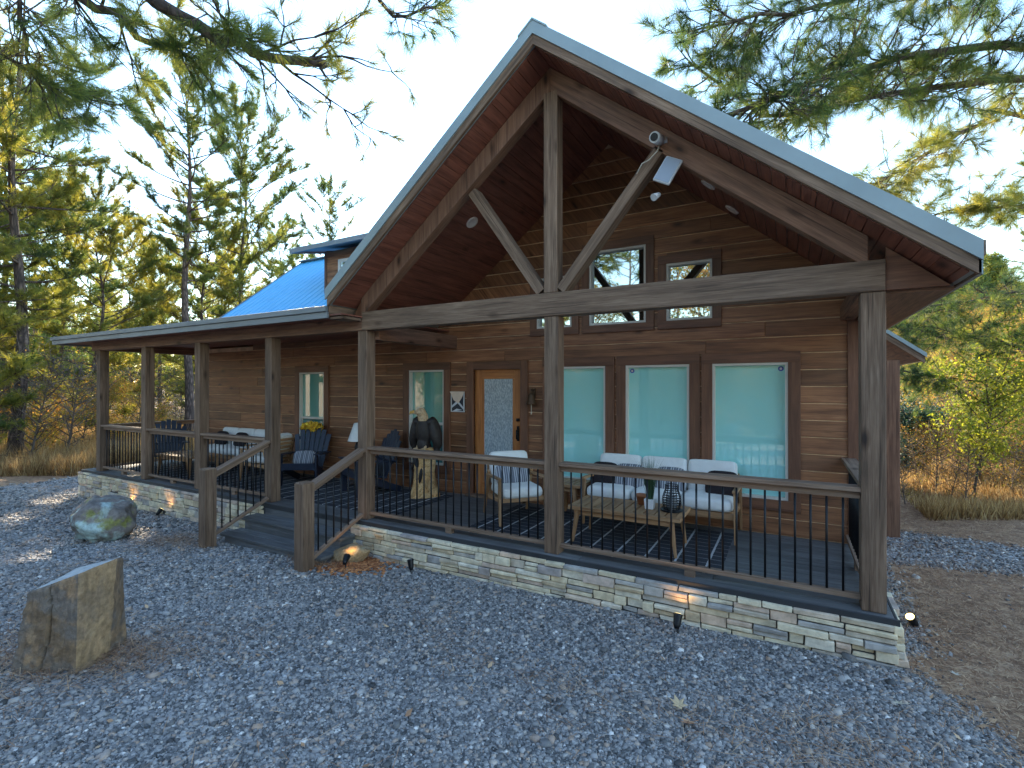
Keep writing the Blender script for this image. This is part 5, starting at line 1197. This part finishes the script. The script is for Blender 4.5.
# overhanging pine limbs: two near pines whose trunks stand outside the picture
def overhang(name, trunk_xy, H, r0, limbs, lab, seed, yellow=.45, npt=44):
    e = empty(name, (0, 0, 0), label=lab, cat='pine tree', group='near pines hanging over the yard'); r = np.random.default_rng(seed); rr = random.Random(seed); random.seed(seed)
    tx, ty = trunk_xy; z0 = float(gz(tx, ty)); mb = MB(); mb.tube([(tx, ty, z0 - .3), (tx + .1, ty, H * .3), (tx, ty + .1, H * .65), (tx, ty, H)], [r0 * 1.3, r0, r0 * .75, .05], 14)
    C, D, Q = [], [], []
    def twig(p, d_, L, rad, lvl, hue):
        tp_ = curve_pts(p, d_, L, 5, rr.uniform(-.3, .45), rr, .17); mb.tube(tp_, [rad * (1 - k / 6.2) for k in range(6)], 5, cap=False)
        if lvl > 0:
            for k in range(rr.randint(2, 4)):
                j = rr.randint(1, 4); dd = tp_[j + 1] - tp_[j]; dd /= np.linalg.norm(dd); twig(tp_[j], dd * .9 + np.array([rr.gauss(0, .6), rr.gauss(0, .6), rr.gauss(0, .5)]), L * rr.uniform(.4, .65), rad * .62, lvl - 1, hue + rr.gauss(0, .08))
        for q in ((4, 5) if lvl == 0 else (5,)):
            if rr.random() < .92: dd = tp_[q] - tp_[q - 1]; C.append(tp_[q]); D.append(dd / np.linalg.norm(dd)); Q.append(hue + rr.gauss(0, .08))
    for (pts, rad, ntw, TL, hue, lv, t0) in limbs:
        P = [np.array(p, float) for p in pts]
        # smooth the limb
        Q2 = [P[0]]
        for a_, b_ in zip(P[:-1], P[1:]):
            for k in range(1, 4): Q2.append(a_ + (b_ - a_) * k / 3 + np.array([rr.gauss(0, .02), rr.gauss(0, .02), rr.gauss(0, .02)]))
        m = len(Q2); tp__ = .5 if rad == .066 else .8; mb.tube(Q2, [rad * (1 - tp__ * k / m) for k in range(m)], 9)
        for k in range(ntw):
            f = (t0 + (1 - t0) * (k + rr.random()) / ntw) * (m - 1.001); j = int(f); p = Q2[j] + (Q2[j + 1] - Q2[j]) * (f - j); dl = Q2[j + 1] - Q2[j]; dl /= np.linalg.norm(dl)
            sd_ = np.cross(dl, [0, 0, 1]); sd_ /= np.linalg.norm(sd_) + 1e-9; twig(p, dl * rr.uniform(.2, 1) + sd_ * rr.choice((-1, 1)) * rr.uniform(.3, 1) + np.array([0, 0, rr.uniform(-.55, .35)]), TL * rr.uniform(.6, 1.2), rad * .22, lv, hue + rr.gauss(0, .12))
    # upper crown out of the picture, which shades the yard
    for i in range(12):
        h = H * rr.uniform(.62, 1); az = rr.uniform(0, 6.28); L = rr.uniform(1, 2.6) * (1.3 - h / H * .8); pts = curve_pts((tx, ty, h), (math.cos(az), math.sin(az), .4), L, 5, .3, rr, .1); mb.tube(pts, [.04, .03, .025, .02, .015, .008], 5, cap=False)
        for k in range(10): q = pts[rr.randint(2, 5)]; s_ = np.array([rr.gauss(0, 1), rr.gauss(0, 1), rr.uniform(-.2, 1)]); s_ /= np.linalg.norm(s_); C.append(q + s_ * .3); D.append(s_); Q.append(yellow)
    mb.build('trunk', 'bark', e); needle_mesh('crown', np.array(C), np.array(D), npt, .19, .0042, 'needles', np.clip(np.array(Q), 0, 1), e, r, .75)
def W(u, v, t):
    q = (u - 512) / 495; return ((-.4896 + .872 * q) * t, -4.8 + (.872 + .4896 * q) * t, 1.786 + (386 - v) / 495 * t)
overhang('pine_tree', (-8.6, -6.2), 13, .24, [
    ([(-8.6, -6.2, 5.2), W(-60, -140, 3.6), W(75, -8, 3.9), W(140, 36, 4.1), W(190, 57, 4.3)], .06, 9, .7, .7, 2, .4),
    ([(-8.6, -6.2, 6.6), W(30, -150, 3.7), W(150, 0, 4.0), W(220, 36, 4.2), W(270, 56, 4.35), W(324, 64, 4.5)], .066, 13, .8, .85, 2, .4),
    ([(-8.6, -6.2, 6.0), W(-90, -60, 4.3), W(10, -10, 4.6), W(22, 40, 4.8), W(40, 90, 5.0)], .035, 26, .6, .7, 1, .45),
    ([(-8.6, -6.2, 4.6), W(-110, 30, 4.4), W(-5, 48, 4.8), W(50, 85, 5.1), W(110, 100, 5.5)], .03, 24, .6, .7, 1, .5),
    ([(-8.6, -6.2, 7.4), W(260, -160, 3.9), W(340, -30, 4.3), W(390, 15, 4.6), W(440, 5, 4.9)], .035, 12, .5, .4, 1, .7)],
    'pine off the left edge whose broken limb hangs across the top of the view', 61, .55, 34)
overhang('pine_tree', (5.6, 1.6), 15, .26, [
    ([(5.6, 1.6, 6.9), W(1090, 40, 6.6), W(1000, 46, 6.5), W(900, 56, 6.3), W(820, 80, 6.1), W(760, 105, 5.9), W(700, 122, 5.7)], .07, 60, .75, .36, 2, .3),
    ([(5.6, 1.6, 6.2), W(1090, 76, 6.9), W(1000, 78, 6.7), W(920, 88, 6.6), W(840, 104, 6.4), W(760, 118, 6.2), W(690, 60, 6.2)], .062, 48, .7, .4, 2, .3),
    ([(5.6, 1.6, 8.0), W(1080, -50, 6.2), W(980, -30, 6.0), W(880, -10, 5.8), W(790, 10, 5.6), W(700, 30, 5.5)], .05, 52, .7, .28, 2, .25),
    ([(5.6, 1.6, 5.2), W(1080, 130, 7.4), W(1000, 110, 7.4), W(940, 145, 7.3), W(890, 178, 7.2), W(850, 200, 7.2)], .045, 38, .75, .78, 2, .3),
    ([(5.6, 1.6, 4.4), W(1090, 210, 8.0), W(1010, 205, 8.1), W(950, 212, 8.2), W(900, 218, 8.3)], .035, 32, .7, .6, 2, .3),
    ([(5.6, 1.6, 3.7), W(1100, 300, 8.6), W(1030, 290, 8.8), W(970, 300, 9.0), W(915, 310, 9.2)], .035, 32, .8, .4, 2, .25),
    ([(5.6, 1.6, 3.3), W(1100, 370, 8.4), W(1030, 350, 8.8), W(970, 335, 9.2), W(915, 325, 9.6)], .035, 34, .85, .35, 2, .25),
    ([(5.6, 1.6, 2.9), W(1100, 390, 9.4), W(1030, 384, 9.6), W(960, 378, 9.8), W(905, 372, 10.2)], .03, 30, .8, .3, 2, .25)],
    'pine off the right edge with long layered limbs hanging over the roof', 62, .4, 32)
print('objects', len(sc.objects))
